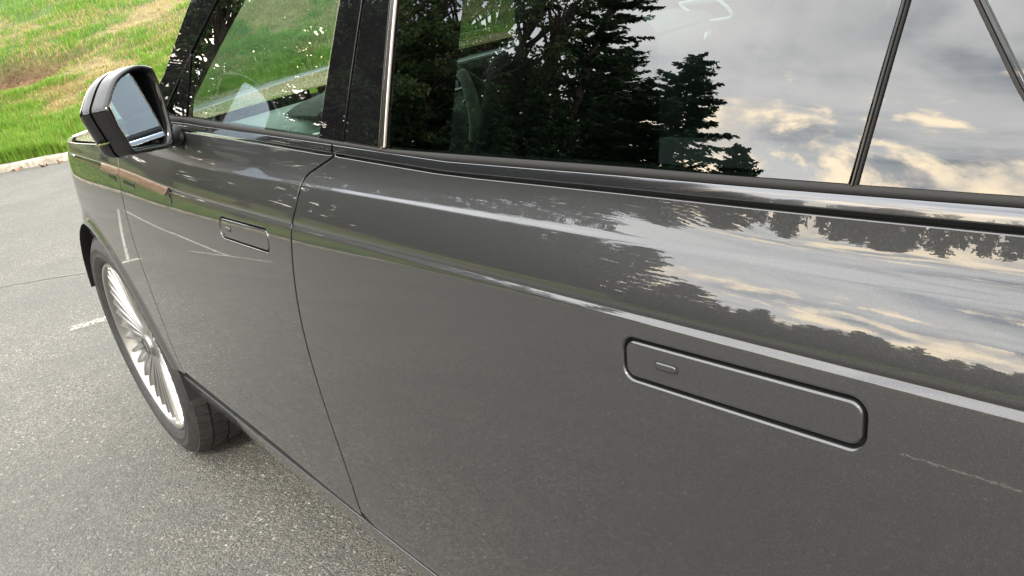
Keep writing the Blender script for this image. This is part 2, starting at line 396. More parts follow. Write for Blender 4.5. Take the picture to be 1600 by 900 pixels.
def panel(name, outline, mat, parent, holes=(), gap=.0022, dx=.016, depth=.014, er=.0014, raise_=0.0, side=0, recess=()):
    """skin cut from the body side surface along an outline in (x, reference height), with rolled edges"""
    poly = resample(outline, .010, BASE_ROWS)
    if area(poly) < 0: poly = poly[::-1]
    poly = inset(poly, gap+er)
    hs = []
    for h in holes:
        h = resample(h, .006)
        if area(h) < 0: h = h[::-1]
        hs.append(inset(h, -.0030)[::-1])
    x0, z0 = poly.min(0); x1, z1 = poly.max(0)
    rows = BASE_ROWS[(BASE_ROWS > z0) & (BASE_ROWS < z1)]; cols = np.arange(x0+dx/2, x1, dx)
    G = np.stack(np.meshgrid(cols, rows), -1).reshape(-1, 2); k = inpoly(G, poly)
    loops = [poly]+hs
    for h in hs: k &= ~inpoly(G, h)
    B = np.concatenate(loops)
    G = G[k]
    if len(G):
        dmin = np.full(len(G), 9.0)
        for q in B: dmin = np.minimum(dmin, np.hypot((G[:, 0]-q[0]), (G[:, 1]-q[1])))
        G = G[dmin > .0022]
    P = np.concatenate([B, G]); E = []; b = 0
    for L in loops:
        E += [(b+i, b+(i+1) % len(L)) for i in range(len(L))]; b += len(L)
    r = delaunay_2d_cdt([Vector(p) for p in P], E, [], 0, 1e-7)
    Q = np.array([tuple(v) for v in r[0]]); F = np.array([tuple(f) for f in r[2]]); c = Q[F].mean(1); k = inpoly(c, poly)
    for h in hs: k &= ~inpoly(c, h)
    F = F[k]
    V = S(Q[:, 0], Q[:, 1]); N = SN(Q[:, 0], Q[:, 1]); V = V+N*raise_
    # faces wind so that they look outward
    fn = np.cross(V[F[:, 1]]-V[F[:, 0]], V[F[:, 2]]-V[F[:, 0]]); flip = (fn*N[F[:, 0]]).sum(1) < 0; F[flip] = F[flip][:, ::-1]
    VV = [V]; NN = [N]; FF = [tuple(f) for f in F]; base = len(V)
    er0 = er
    for li, L in enumerate(loops):
        er = er0 if li == 0 else .0026
        p = S(L[:, 0], L[:, 1]); n = SN(L[:, 0], L[:, 1]); p = p+n*raise_
        t = np.roll(p, -1, 0)-np.roll(p, 1, 0); t /= np.linalg.norm(t, axis=1, keepdims=True); o = np.cross(t, n); o /= np.linalg.norm(o, axis=1, keepdims=True)
        m = len(L); s2 = .7071
        for (a, d, na, nb) in ((0, 0, 0, 1), (.29*er, .08*er, .383, .924), (.707*er, .29*er, s2, s2), (.92*er, .62*er, .924, .383), (er, er, 1, 0), (er, depth, 1, 0)):
            VV.append(p+o*a-n*d); NN.append(o*na+n*nb)
        for q in range(5):
            for i in range(m):
                j = (i+1) % m; a0 = base+q*m; FF.append((a0+i, a0+m+i, a0+m+j, a0+j))
        base += 6*m
    V = np.concatenate(VV); N = np.concatenate(NN)
    if side:
        V = V*[1, -1, 1]+[0, 2.0, 0]; N = N*[1, -1, 1]; FF = [f[::-1] for f in FF]
    me = mesh_np(name, V, FF, N); return put(name, me, mat, parent)
def rrect(x0, x1, z0, z1, r, n=7):
    o = []
    for cx, cz, a0 in ((x1-r, z0+r, -90), (x1-r, z1-r, 0), (x0+r, z1-r, 90), (x0+r, z0+r, 180)):
        for i in range(n): a = rad(a0+90*i/(n-1)); o.append((cx+r*math.cos(a), cz+r*math.sin(a)))
    return o
def R_(pts):   # pixel-measured outline heights are real heights: turn them into reference heights
    return [(x, float(unwarp(x, z))) for x, z in pts]

# ------------------------------------------------------------------ the car
car = empty('parked_car', (0, 0, 0))
tag(car, 'dark grey metallic luxury car parked on the asphalt beside the kerb and grass bank', 'car')
FSH = [(.600, 1.135), (.606, 1.072), (.603, 1.029), (.598, .97), (.588, .80), (.572, .654), (.540, .50), (.530, .462)]
BSH = [(1.745, 1.152), (1.742, 1.147), (1.696, 1.131), (1.660, 1.116), (1.649, 1.094), (1.640, 1.070), (1.625, 1.042), (1.617, .994), (1.604, .882), (1.600, .76), (1.600, .654), (1.596, .553), (1.579, .471)]
def smooth(pts, n=6):
    P = np.array(pts, float); o = []
    for i in range(len(P)-1):
        p0 = P[max(i-1, 0)]; p1 = P[i]; p2 = P[i+1]; p3 = P[min(i+2, len(P)-1)]
        for t in np.linspace(0, 1, n, endpoint=False): o.append(.5*(2*p1+(p2-p0)*t+(2*p0-5*p1+4*p2-p3)*t*t+(3*p1-p0-3*p2+p3)*t**3))
    o.append(P[-1]); return [tuple(q) for q in o]
FSHs, BSHs = smooth(FSH), smooth(BSH)
RSH = smooth([(2.98, 1.133), (2.975, 1.03), (2.94, .96), (2.80, .90), (2.69, .80), (2.63, .66), (2.61, .53), (2.60, .455)])
def top_front(x): return float(np.interp(x, [.6, 1.0, 1.4, 1.74, 2.03, 2.7, 3.0], [1.178, 1.176, 1.164, 1.151, 1.1395, 1.1365, 1.134]))
def bot(x): return float(np.interp(x, [.5, 1.16, 1.43, 1.6, 2.6], [.480, .474, .458, .452, .452]))
HZ0, HZ1 = .972, 1.0125
fd_top = [(x, top_front(x)) for x in np.linspace(.60, 1.72, 16)]
FSH2 = [(.598, 1.178)]+FSHs[1:]
hole_f = rrect(1.297, 1.527, .986, 1.026, .014); hole_r = rrect(2.327, 2.559, HZ0, HZ1, .013)
outl_fd = R_(fd_top+BSHs[0:]+[(x, bot(x)) for x in np.linspace(1.57, .56, 12)]+FSH2[::-1][:-1])
front_door = panel('front_door', outl_fd, M['paint'], car, holes=[R_(hole_f)])
rd_top = [(x, top_front(x)) for x in np.linspace(1.76, 2.97, 16)]
outl_rd = R_(rd_top+RSH+[(x, bot(x)) for x in np.linspace(2.57, 1.62, 12)]+BSHs[::-1])
rear_door = panel('rear_door', outl_rd, M['paint'], car, holes=[R_(hole_r)])
def handle(x0, x1, z0, z1, r, door, lx0, lx1, lz0, lz1):
    g = .0024
    h = panel('door_handle', R_(rrect(x0+g, x1-g, z0+g, z1-g, r-g)), M['paint'], door, gap=0, er=.0028, dx=.01, raise_=-.0004)
    panel('lock_recess', R_(rrect(lx0-.0016, lx1+.0016, lz0-.0014, lz1+.0014, (lz1-lz0)*.5)), M['black'], door, gap=0, er=.0003, dx=.004, raise_=.0003, depth=.002)
    panel('lock_cover', R_(rrect(lx0, lx1, lz0, lz1, (lz1-lz0)*.42)), M['paint'], door, gap=0, er=.0013, dx=.004, raise_=.0016, depth=.004)
    # dark pocket behind the flush handle
    mb = MB(); p = np.array(rrect(x0-.004, x1+.004, z0-.004, z1+.004, r)); q = S(p[:, 0], unwarp(p[:, 0], p[:, 1]))
    V = [tuple(a+np.array([0, .011, 0])) for a in q]; mb.add(V, [tuple(range(len(V)))]); mb.obj('handle_pocket', M['black'], door)
handle(1.297, 1.527, .986, 1.026, .014, front_door, 1.326, 1.350, 1.003, 1.0095)
handle(2.327, 2.559, HZ0, HZ1, .013, rear_door, 2.366, 2.389, .9905, .9968)
# fender with round arch
def arch(cx, a0, a1, n=40): return [(cx+RA*math.cos(rad(a)), HUBZ+RA*math.sin(rad(a))) for a in np.linspace(a0, a1, n)]
ftop = [(-.93, 1.02), (-.85, 1.07), (-.7, 1.105), (-.5, 1.115), (-.2, 1.123), (.2, 1.130), (.45, 1.135), (.60, 1.137)]
outl_ff = R_(ftop+FSHs[1:]+arch(0, 6.5, 173.5)+[(-.50, .46), (-.85, .46), (-.93, .6)])
front_fender = panel('front_fender', outl_ff, M['paint'], car)
outl_rq = R_([(2.98, 1.133), (3.5, 1.13), (3.9, 1.12), (4.05, 1.1), (4.08, .6), (3.9, .46), (3.60, .46)]+arch(3.10, 6.5, 150)[0:]+RSH[::-1][14:])
panel('rear_quarter_panel', outl_rq, M['paint'], car)
panel('rocker_panel', [(.52, .455), (2.62, .449), (2.60, .338), (.50, .338)], M['paint'], car, raise_=.0035)
mb = MB(); rows = []
for x in np.linspace(.5, 2.62, 12): rows.append([(x, .115+.02*0, .350), (x, .075, .338), (x, .060, .325), (x, .075, .312), (x, .14, .300)])
mb.grid(rows); mb.obj('sill_trim', M['plastic'], car)
# dark inner shell behind the shut lines
mb = MB()
for xa, xb in ((.40, 2.70),):
    rows = []
    for z in np.arange(.36, 1.165, .04): q = S(np.linspace(xa, xb, 24), np.full(24, z)); rows.append([tuple(a+np.array([0, .016, 0])) for a in q])
    mb.grid(rows)
mb.obj('inner_shell', M['black'], car)
# gill: bright strips, vent slots
def bar(name, x0, x1, dz0, dz1, mat, parent, out=.003, slant=0, n=12):
    """flat bright bar bridging the crease, with returned edges"""
    rows = []
    for k in range(n):
        r = []
        for dz, o, sl in ((dz1, -.004, 0), (dz1, out*.5, 0), (dz1-.0008, out*.8, 0), (dz0+.0010, out, slant), (dz0, out*.75, slant), (dz0, -.004, slant)):
            x = x0+(x1-x0)*k/(n-1)+sl*(k/(n-1))**4; z = float(creasez(x))+dz; y = ysurf(x, z); r.append((x, y-o, z))
        rows.append(r)
    mb = MB(); mb.grid(rows); m6 = 6
    mb.f += [tuple(range(m6)), tuple(range((n-1)*m6+m6-1, (n-1)*m6-1, -1))]
    return mb.obj(name, mat, parent, auto=35)
def ysurf(x, z): return float(S(np.array([x]), unwarp(np.array([x]), np.array([z])))[0, 1])
bar('gill_trim', .42, .597, -.013, .004, M['copper'], front_fender)
bar('gill_trim', .611, .995, -.013, .005, M['copper'], front_door, slant=-.02)
bar('gill_slot', .07, .415, -.004, .004, M['gloss'], front_fender, out=.0015)
bar('vent_insert', .635, .735, -.031, -.019, M['gloss'], front_door, out=.0012)
bar('vent_insert', .50, .56, -.031, -.017, M['gloss'], front_fender, out=.0012)
bar('gill_end_cap', .998, 1.012, -.026, .003, M['gloss'], front_door, out=.002)

# greenhouse -----------------------------------------------------------
def zb(x): return float(np.interp(x, [.8, 1.10, 1.68, 1.90, 2.53, 3.0, 3.9], [1.205, 1.199, 1.1725, 1.1615, 1.1565, 1.153, 1.15]))
def bl(x0, x1, n=10): return [(x, zb(x)) for x in np.linspace(x0, x1, n)]
def green(side):
    tg = panel
    K = dict(side=side)
    pn = 'far side ' if side else ''
    fw = panel('front_window', bl(1.106, 1.697)+[(1.765, 1.355), (1.86, 1.60), (1.90, 1.69), (1.84, 1.69), (1.72, 1.64), (1.50, 1.515), (1.304, 1.405), (1.152, 1.318)], M['glass'], car, gap=.001, er=.001, depth=.004, dx=.03, raise_=-.002, **K)
    panel('quarter_window', [(.945, zb(.945)), (1.020, zb(1.020)), (1.080, 1.277), (1.04, 1.253)], M['screen'], car, gap=.001, er=.001, depth=.004, dx=.03, raise_=-.002, **K)
    panel('window_post', [(1.022, zb(1.022)), (1.104, zb(1.104)), (1.152, 1.322), (1.082, 1.279)], M['gloss'], car, gap=.0006, er=.0012, dx=.03, raise_=.001, **K)
    panel('pillar_cover', [(.80, zb(.8)), (.943, zb(.943)), (1.04, 1.257), (1.152, 1.322), (1.304, 1.408), (1.50, 1.518), (1.72, 1.645), (1.90, 1.70), (1.95, 1.735), (1.68, 1.69), (1.40, 1.560), (1.17, 1.432), (.97, 1.290)], M['gloss'], car, gap=.0006, er=.0025, dx=.03, raise_=.001, depth=.05, **K)
    panel('pillar_cover', [(1.700, zb(1.70)), (1.776, zb(1.776)), (1.832, 1.348), (1.94, 1.70), (1.905, 1.69), (1.864, 1.60), (1.768, 1.355)], M['gloss'], car, gap=.0008, er=.0014, dx=.03, raise_=.0005, **K)
    panel('pillar_cover', [(1.778, zb(1.778)), (1.877, zb(1.877)), (1.903, 1.341), (1.965, 1.70), (1.944, 1.70), (1.835, 1.348)], M['gloss'], car, gap=.0016, er=.0014, dx=.03, raise_=.0005, **K)
    panel('pillar_trim', [(1.8785, zb(1.88)), (1.8945, zb(1.89)), (1.9205, 1.341), (1.985, 1.70), (1.967, 1.70), (1.9045, 1.341)], M['chrome'], car, gap=.0012, er=.003, dx=.03, raise_=.003, **K)
    panel('rear_window', bl(1.896, 2.526)+[(2.549, 1.276), (2.60, 1.52), (2.635, 1.69), (1.987, 1.69), (1.922, 1.341)], M['privacy'], car, gap=.001, er=.001, depth=.004, dx=.03, raise_=-.001, **K)
    panel('window_divider', [(2.5268, zb(2.53)), (2.5292, zb(2.53)), (2.5512, 1.276), (2.6026, 1.52), (2.6376, 1.69), (2.635, 1.69), (2.60, 1.52), (2.549, 1.276)], M['gloss'], car, gap=0, er=.001, dx=.03, raise_=.002, depth=.02, **K)
    panel('window_divider', [(2.5293, zb(2.53)), (2.5308, zb(2.53)), (2.5528, 1.276), (2.6043, 1.52), (2.6393, 1.69), (2.6378, 1.69), (2.6027, 1.52), (2.5513, 1.276)], M['black'], car, gap=0, er=.0008, dx=.03, raise_=.001, depth=.02, **K)
    ap = (2.566, 1.322)
    panel('rear_quarter_window', bl(2.5305, 2.668)+[(2.6255, 1.222), (2.5965, 1.271), ap, (2.5525, 1.276)], M['privacy'], car, gap=.0008, er=.001, depth=.004, dx=.03, raise_=-.001, **K)
    panel('window_divider', [(2.669, zb(2.67)), (2.673, zb(2.67)), (2.6292, 1.222), (2.6002, 1.271), (2.5685, 1.324), (2.566, 1.322), (2.5965, 1.271), (2.6255, 1.222)], M['gloss'], car, gap=0, er=.001, dx=.03, raise_=.002, depth=.02, **K)
    panel('window_divider', [(2.6665, zb(2.67)), (2.669, zb(2.67)), (2.6255, 1.222), (2.5965, 1.271), (2.566, 1.322), (2.564, 1.318), (2.594, 1.270), (2.623, 1.221)], M['seal'], car, gap=0, er=.0008, dx=.03, raise_=.0018, depth=.02, **K)
    panel('rear_side_window', bl(2.6705, 3.75)+[(3.60, 1.66), (2.645, 1.69), (2.606, 1.50), (2.5675, 1.324), (2.5978, 1.271), (2.6268, 1.222)], M['privacy'], car, gap=.001, er=.001, depth=.004, dx=.03, raise_=-.001, **K)
    panel('pillar_cover', bl(3.76, 4.02)+[(3.92, 1.70), (3.61, 1.70)], M['gloss'], car, gap=.001, er=.002, dx=.03, **K)
    panel('roof_rail', [(1.95, 1.702), (2.3, 1.702), (3.61, 1.702), (3.92, 1.702), (3.90, 1.755), (2.6, 1.785), (2.2, 1.775), (1.97, 1.738)], M['gloss'], car, gap=0, er=.002, dx=.06, **K)
green(0); green(1)
# belt moulding and seal, swept along the car
def sweep(name, xs, sect, mat):
    rows = []
    for x in xs: rows.append([(x, yv, zv) for yv, zv in sect(x)])
    mb = MB(); mb.grid(rows); return mb.obj(name, mat, car)
def ysurf(x, z): return float(S(np.array([x]), unwarp(np.array([x]), np.array([z])))[0, 1])
def seal_sect(x):
    z1 = zb(x)+.001; z0 = top_front(x)+.0145 if x > 1.2 else zb(x)-.010; z0 = min(z0, z1-.004); y1 = ysurf(x, z1); y0 = ysurf(x, z0)
    return [(y1+.012, z1), (y1-.0012, z1), (y0-.0016, z0), (y0+.006, z0-.001)]
def mould_sect(x):
    zt = (top_front(x)+.0140 if x > 1.2 else zb(x)-.0105); zl = top_front(x)+.0020; zt = max(zt, zl+.006); yt = ysurf(x, zt); yl = ysurf(x, zl); o = []
    o.append((yt+.006, zt)); y = yt-.0012; zp = zt
    for k in range(13):
        u = k/12; z = zt+(zl-zt)*u; ta = 24-10*min(1, u*1.5) if u < .93 else 14-75*(u-.93)/.07
        y -= math.tan(rad(ta))*(zp-z); zp = z; o.append((y, z))
    o.append((yl+.010, zl)); return o
for (x0, x1) in ((.80, 1.7425), (1.7475, 2.97)):
    sweep('window_seal', np.linspace(x0, x1, 40), seal_sect, M['seal'])
    sweep('belt_moulding', np.linspace(x0, x1, 40), mould_sect, M['mould'])

# roof, bonnet, windscreen, far side, tail -------------------------------------
mb = MB(); rows = []
for x in np.linspace(1.72, 3.95, 20):
    zr = 1.80-.035*((x-2.5)/1.3)**2; yr = .40+.03*((x-2.5)/1.3)**2
    rows.append([(x, yr+(2-2*yr)*t, zr+.055*math.sin(math.pi*t)**.7 if 0 < t < 1 else zr-.01) for t in np.linspace(0, 1, 15)])
mb.grid(rows); mb.obj('roof', M['gloss'], car)
mb = MB(); rows = []
for x in np.linspace(-.90, .62, 22):
    xx = max(-.9, x); zt = float(np.interp(x, [-.93, -.85, -.7, -.5, -.2, .6], [1.02, 1.07, 1.105, 1.115, 1.123, 1.139])); q = S(np.array([xx]), np.array([zt]))[0]; ye = q[1]
    r = []
    for t in np.linspace(0, 1, 25):
        y = ye+.0005+(2-2*ye-.001)*t; e = min(t, 1-t)*2; r.append((x, y, zt-.0045+.006*min(1, e*12)**.5+.014*math.sin(math.pi*t)))
    rows.append(r)
mb.grid(rows); mb.obj('bonnet', M['paint'], car)
def arcx(xc, bow, z, n=17, y0=.13, y1=1.87): return [(xc-bow*math.sin(math.pi*t)**.8, y0+(y1-y0)*t, z+.03*math.sin(math.pi*t)) for t in np.linspace(0, 1, n)]
rows = []
for t in np.linspace(0, 1, 10): rows.append(arcx(.78+.95*t, .16-.05*t, 1.175+.585*t-.05*t*t+.03*math.sin(math.pi*t), y0=.10+.28*t**1.3, y1=1.90-.28*t**1.3))
mb = MB(); mb.grid(rows); mb.obj('windscreen', M['screen'], car)
mb = MB(); rows = [arcx(.60, .16, 1.165, y0=.09, y1=1.91), arcx(.80, .16, 1.172, y0=.09, y1=1.91)]; mb.grid(rows); mb.obj('cowl_panel', M['plastic'], car)
# far side skins
for nm, ol in (('front_door', outl_fd), ('rear_door', outl_rd), ('front_fender', outl_ff), ('rear_quarter_panel', outl_rq)):
    panel(nm, ol, M['paint'], car, dx=.06, side=1)
# nose and tail
mb = MB(); rows = []
for z in np.linspace(.34, 1.06, 10):
    rows.append([(-.93-.09*math.sin(math.pi*t)**.6+.05*((z-.7)/.4)**2, .68+.64*t, z) for t in np.linspace(0, 1, 13)])
mb.grid(rows); mb.obj('front_bumper', M['paint'], car)
mb = MB()
for k in range(5): mb.box((-1.01, 1.0, .80+.045*k), (.03, .86, .022))
mb.obj('grille', M['gloss'], car, smooth=False)
for y in (.50, 1.50):
    mb = MB(); mb.box((-.90, y, .95), (.12, .22, .10)); mb.obj('headlight', M['lens'], car, smooth=False, bevel=.02)
mb = MB(); rows = []
for z in np.linspace(.40, 1.75, 14): rows.append([(4.08-.28*max(0, z-1.1)/.65-.0*t+.10*math.sin(math.pi*t)**.5, .2+.18*max(0, z-1.1)/.65+(1.6-.36*max(0, z-1.1)/.65)*t, z) for t in np.linspace(0, 1, 11)])
mb.grid(rows); mb.obj('tailgate', M['paint'], car)
for y in (.22, 1.78):
    mb = MB(); mb.box((4.10, y, .85), (.06, .08, .46)); mb.obj('tail_light', M['red'], car, smooth=False, bevel=.015)
mb = MB(); mb.box((1.55, 1.0, .36), (2.2, 1.76, .12)); mb.box((3.6, 1.0, .42), (.5, 1.5, .2)); mb.box((-.66, 1.0, .42), (.4, 1.3, .2)); mb.obj('underbody', M['liner'], car, smooth=False)

# wheels -------------------------------------------------------------
def lathe(mb, prof_, n=96, y0=0):
    rows = []
    for k in range(n):
        a = 2*math.pi*k/n; rows.append([(r*math.cos(a), y, r*math.sin(a)) for r, y in prof_])
    mb.grid(rows, closed_u=True)
def make_wheel():
    wv = empty('wheel'); wv.parent = car
    mb = MB()
    lathe(mb, [(.306, .030), (.312, .012), (.322, .001), (.334, -.0035), (.336, -.0055), (.340, -.0065), (.343, -.0050), (.360, -.0062), (.363, -.0078), (.367, -.0065), (.369, -.0050), (.388, .004), (.400, .018), (.4045, .030), (.406, .060), (.4065, .14), (.406, .215), (.4045, .25), (.398, .262), (.36, .275), (.31, .25)], 128)
    # tread blocks: staggered lugs round the crown and shoulder
    nb = 64
    for k in range(nb):
        for (ya, yb, off, r0) in ((.012, .052, .0, .0), (.060, .105, .5, 0), (.113, .163, .25, 0), (.171, .216, .75, 0), (.224, .262, .3, 0)):
            a0 = 2*math.pi*(k+off+.07)/nb; a1 = 2*math.pi*(k+off+.93)/nb; V = []
            for a in (a0, a1):
                for y in (ya, yb):
                    for r in (.396, .4125):
                        rr = r if r < .40 else r-(.010 if (y < .02 or y > .255) else 0)
                        V.append((rr*math.cos(a), y, rr*math.sin(a)))
            mb.add(V, [(0, 1, 3, 2), (4, 6, 7, 5), (0, 4, 5, 1), (2, 3, 7, 6), (1, 5, 7, 3)])
    mb.obj('tyre', M['rubber'], wv, auto=40)
    mb = MB(); lathe(mb, [(.300, .040), (.3105, .020), (.3115, .012), (.306, .006), (.299, .008), (.292, .018), (.286, .05), (.275, .20), (.30, .24)], 96)
    mb.obj('rim', M['alloy'], wv, auto=35)
    mb = MB(); lathe(mb, [(.03, .13), (.20, .13), (.20, .155), (.03, .155)], 48); mb.obj('brake_disc', M['disc'], wv, auto=30)
    # twelve slim split spokes sweeping out from the hub
    mb = MB()
    for sgn in (-1, 1):
        rows = []
        for t in np.linspace(0, 1, 10):
            r = .045+.252*t; ang = sgn*(.085+.012*t)+.06*t*t; wd = (.0085+.0015*math.cos(math.pi*t)); yy = .030-.012*t+.012*(1-t)**3
            c = np.array([r*math.cos(ang), r*math.sin(ang)]); tn = np.array([-math.sin(ang), math.cos(ang)])
            rows.append([(c[0]+tn[0]*o_, yv, c[1]+tn[1]*o_) for o_, yv in ((-wd, yy+.035), (-wd, yy+.008), (-wd*.55, yy), (wd*.55, yy), (wd, yy+.008), (wd, yy+.035))])
        mb.grid(rows)
    # web between the two prongs
    rows = []
    for t in np.linspace(0, .62, 7):
        r = .045+.252*t; ang = .06*t*t; hw = r*(.085+.012*t)
        c = np.array([r*math.cos(ang), r*math.sin(ang)]); tn = np.array([-math.sin(ang), math.cos(ang)])
        rows.append([(c[0]-tn[0]*hw, .054-.01*t, c[1]-tn[1]*hw), (c[0], .060-.01*t, c[1]), (c[0]+tn[0]*hw, .054-.01*t, c[1]+tn[1]*hw)])
    mb.grid(rows)
    s0 = mb.obj('spoke', M['alloy'], wv, auto=45); NS = 18
    for k in range(1, NS):
        c = s0.copy(); link(c, wv); c.rotation_euler = (0, 2*math.pi*k/NS, 0)
    mb = MB(); lathe(mb, [(.001, .020), (.034, .020), (.040, .024), (.042, .034), (.062, .044), (.07, .07)], 40); mb.obj('hub_cap', M['alloy'], wv, auto=35)
    mb = MB(); lathe(mb, [(.026, .0185), (.033, .0185), (.033, .021), (.026, .021)], 32); mb.obj('hub_ring', M['gloss'], wv, auto=35)
    return wv
wh = make_wheel(); wh.name = 'wheel'; wh.location = (0, .022, HUBZ); wh.rotation_euler = (0, .2, 0)
def copy_tree(o, parent=None):
    c = o.copy(); col.objects.link(c); c.parent = parent if parent is not None else o.parent
    for ch in list(o.children): copy_tree(ch, c)
    return c
for (x, y, rz) in ((3.10, .022, 0), (0, 1.978, math.pi), (3.10, 1.978, math.pi)):
    c = copy_tree(wh); c.location = (x, y, HUBZ); c.rotation_euler = (0, .5, rz)
for wx in WHEELX:
    for sd_ in (0, 1):
        mb = MB(); rows = []
        for a in np.linspace(-8, 160, 30):
            r = []
            for yv in (.018, .03, .06, .15, .30, .34):
                rr = RA+.004 if yv < .04 else RA+.012
                if yv > .32: rr = .25
                r.append((wx+rr*math.cos(rad(a)), yv if not sd_ else 2-yv, HUBZ+rr*math.sin(rad(a))))
            rows.append(r)
        mb.grid(rows); mb.obj('arch_liner', M['liner'], car)

# door mirrors (folded in towards the glass) ---------------------------------
MQ = np.array([1.15, -.02, 1.25]); MN = np.array([.88, .47, .04]); MN /= np.linalg.norm(MN)
MA = np.array([-MN[1], MN[0], 0]); MA /= np.linalg.norm(MA); MU = np.cross(MN, MA)
if MU[2] < 0: MU = -MU
def mpt(a, h, d): return tuple(MQ+MA*a+MU*h+MN*d)
RIM = smooth([(-.0745, .0045), (-.0665, .0170), (-.0263, .0543), (.0205, .0692), (.0585, .0635), (.0699, .0485), (.0701, .0015), (.0640, -.0485), (.0578, -.0776), (.0434, -.0951), (.0130, -.0935), (-.0271, -.0890), (-.0540, -.0836), (-.0608, -.0595), (-.0704, -.0206), (-.0745, .0045)], 5)[:-1]
GLS = smooth([(-.0500, .0080), (-.0349, .0344), (-.0010, .0570), (.0170, .0565), (.0310, .0050), (.0445, -.0640), (.0384, -.0703), (.0070, -.0705), (-.0350, -.0711), (-.0410, -.0600), (-.0470, -.0330), (-.0500, .0080)], 5)[:-1]
def ring(P, sc, ca, ch, d, sh=0): return [mpt(ca+(a-ca)*sc+sh, ch+(h-ch)*sc, d) for a, h in P]
def make_door_mirror():
    t = empty('door_mirror'); t.parent = car
    ca, ch = -.003, -.010
    mb = MB(); mb.grid([ring(RIM, .80, ca, ch, -.036), ring(RIM, .86, ca, ch, -.002), ring(RIM, .93, ca, ch, .004), ring(RIM, .985, ca, ch, .002), ring(RIM, 1.0, ca, ch, -.008), ring(RIM, 1.005, ca, ch, -.036)], closed_v=True)
    mb.obj('mirror_bezel', M['gloss'], t)
    mb = MB(); mb.grid([ring(RIM, .985, ca, ch, -.035), ring(RIM, .99, ca, ch, -.039)], closed_v=True); mb.obj('mirror_seam', M['black'], t)
    # back shell, split in a cap above and a lower shell
    R = RIM; n = len(R)
    prof_ = [(1.004, -.039), (.998, -.048), (.975, -.058), (.92, -.067), (.80, -.077), (.62, -.085), (.40, -.089), (.15, -.091)]
    def shell(sel, name, zc):
        mb = MB()
        rows = []
        for sc, d in prof_:
            r = []
            for a, h in R:
                hh = ch+(h-ch)*sc; hh = max(hh, zc+.0012) if sel > 0 else min(hh, zc-.0012)
                r.append(mpt(ca+(a-ca)*sc-.012*(-d/.09)**1.5, hh, d))
            rows.append(r)
        rows.append([mpt(ca-.012, max(ch, zc) if sel > 0 else min(ch, zc), -.091)]*n)
        mb.grid(rows, closed_v=True); return mb.obj(name, M['gloss'], t)
    shell(1, 'mirror_cap', -.055); shell(-1, 'lower_shell', -.055)
    GD = lambda a, q=0: -.010+.05*a+q
    g = [mpt(a, h, GD(a)) for a, h in GLS]; mb = MB(); N = len(g)
    mb.add(g+[mpt(a*1.0, h, GD(a, -.004)) for a, h in GLS], [tuple(range(N))]+[(i, (i+1) % N, N+(i+1) % N, N+i) for i in range(N)])
    o = mb.obj('mirror_glass', M['mirror'], t, smooth=False)
    gr = lambda sc, q: [mpt(a*sc, -.01+(h+.01)*sc, GD(a, q)) for a, h in GLS]
    mb = MB(); mb.grid([gr(1.0, .0008), gr(1.02, .0014), gr(1.04, .0)], closed_v=True); mb.obj('glass_frame', M['chrome'], t)
    mb = MB(); P_ = ring(RIM, .85, ca, ch, -.035); mb.add(P_, [tuple(range(len(P_)))]); mb.obj('bezel_well', M['gloss'], t, smooth=False)
    # arm and foot on the door
    mb = MB(); rows = []
    for s in np.linspace(0, 1, 9):
        c = np.array([1.075, .030, 1.160])*(1-s)+np.array([1.02, .092, 1.174])*s; hw = .022+.016*s; hh = .014+.004*s
        rows.append([(c[0]+hw*math.cos(a), c[1]+.0*s, c[2]+hh*math.sin(a)) for a in np.linspace(0, 2*math.pi, 16, endpoint=False)])
    mb.grid(rows, closed_v=True); mb.obj('mirror_arm', M['black'], t)
    mb = MB(); rows = []
    for i, s in enumerate((1.0, .96, .85)):
        rows.append([(1.02+.07*s*math.cos(a), ysurf(1.02+.07*s*math.cos(a), 1.160+.018*s*math.sin(a))-.003-.004*i, 1.160+.018*s*math.sin(a)) for a in np.linspace(0, 2*math.pi, 28, endpoint=False)])
    mb.grid(rows, closed_v=True); mb.add(rows[-1], [tuple(range(28))]); mb.obj('mirror_foot', M['black'], t)
    return t
mir = make_door_mirror()
far = copy_tree(mir); far.location = (0, 2, 0); far.scale = (1, -1, 1)

# interior -------------------------------------------------------------
mb = MB(); rows = []
for (x, z) in ((.72, 1.120), (.80, 1.135), (.95, 1.135), (1.08, 1.115), (1.13, 1.07), (1.12, .95), (1.05, .80), (1.0, .55)): rows.append([(x-.10*math.sin(math.pi*t), .14+1.72*t, z) for t in np.linspace(0, 1, 13)])
mb.grid(rows); mb.obj('dashboard', M['dash'], car)
mb = MB(); rows = []
for s in np.linspace(0, 1, 7):
    rows.append([(.92+.18*s, .36+.44*t, 1.132+.055*math.sin(math.pi*t)**.6*(.6+.4*s)) for t in np.linspace(0, 1, 13)])
mb.grid(rows); mb.obj('instrument_hood', M['leather'], car)
mb = MB(); mb.box((1.03, 1.0, 1.06), (.02, .34, .20), Matrix.Rotation(rad(-12), 3, 'Y')); mb.obj('centre_display', M['screenblk'], car, smooth=False, bevel=.008)
mb = MB(); mb.tube([(1.095, .2, 1.085), (1.05, .6, 1.09), (1.03, 1.0, 1.09), (1.05, 1.4, 1.09), (1.095, 1.8, 1.085)], .006, 8); mb.obj('dash_trim', M['chrome'], car)
for yv in (.20, 1.80):
    mb = MB(); mb.tube([(1.11, yv, 1.03), (1.135, yv, 1.03)], [.032, .032], 20); mb.obj('air_vent', M['chrome'], car)
sw = empty('steering_wheel', (1.30, .56, 1.02)); sw.parent = car; sw.rotation_euler = (0, rad(-25), 0)
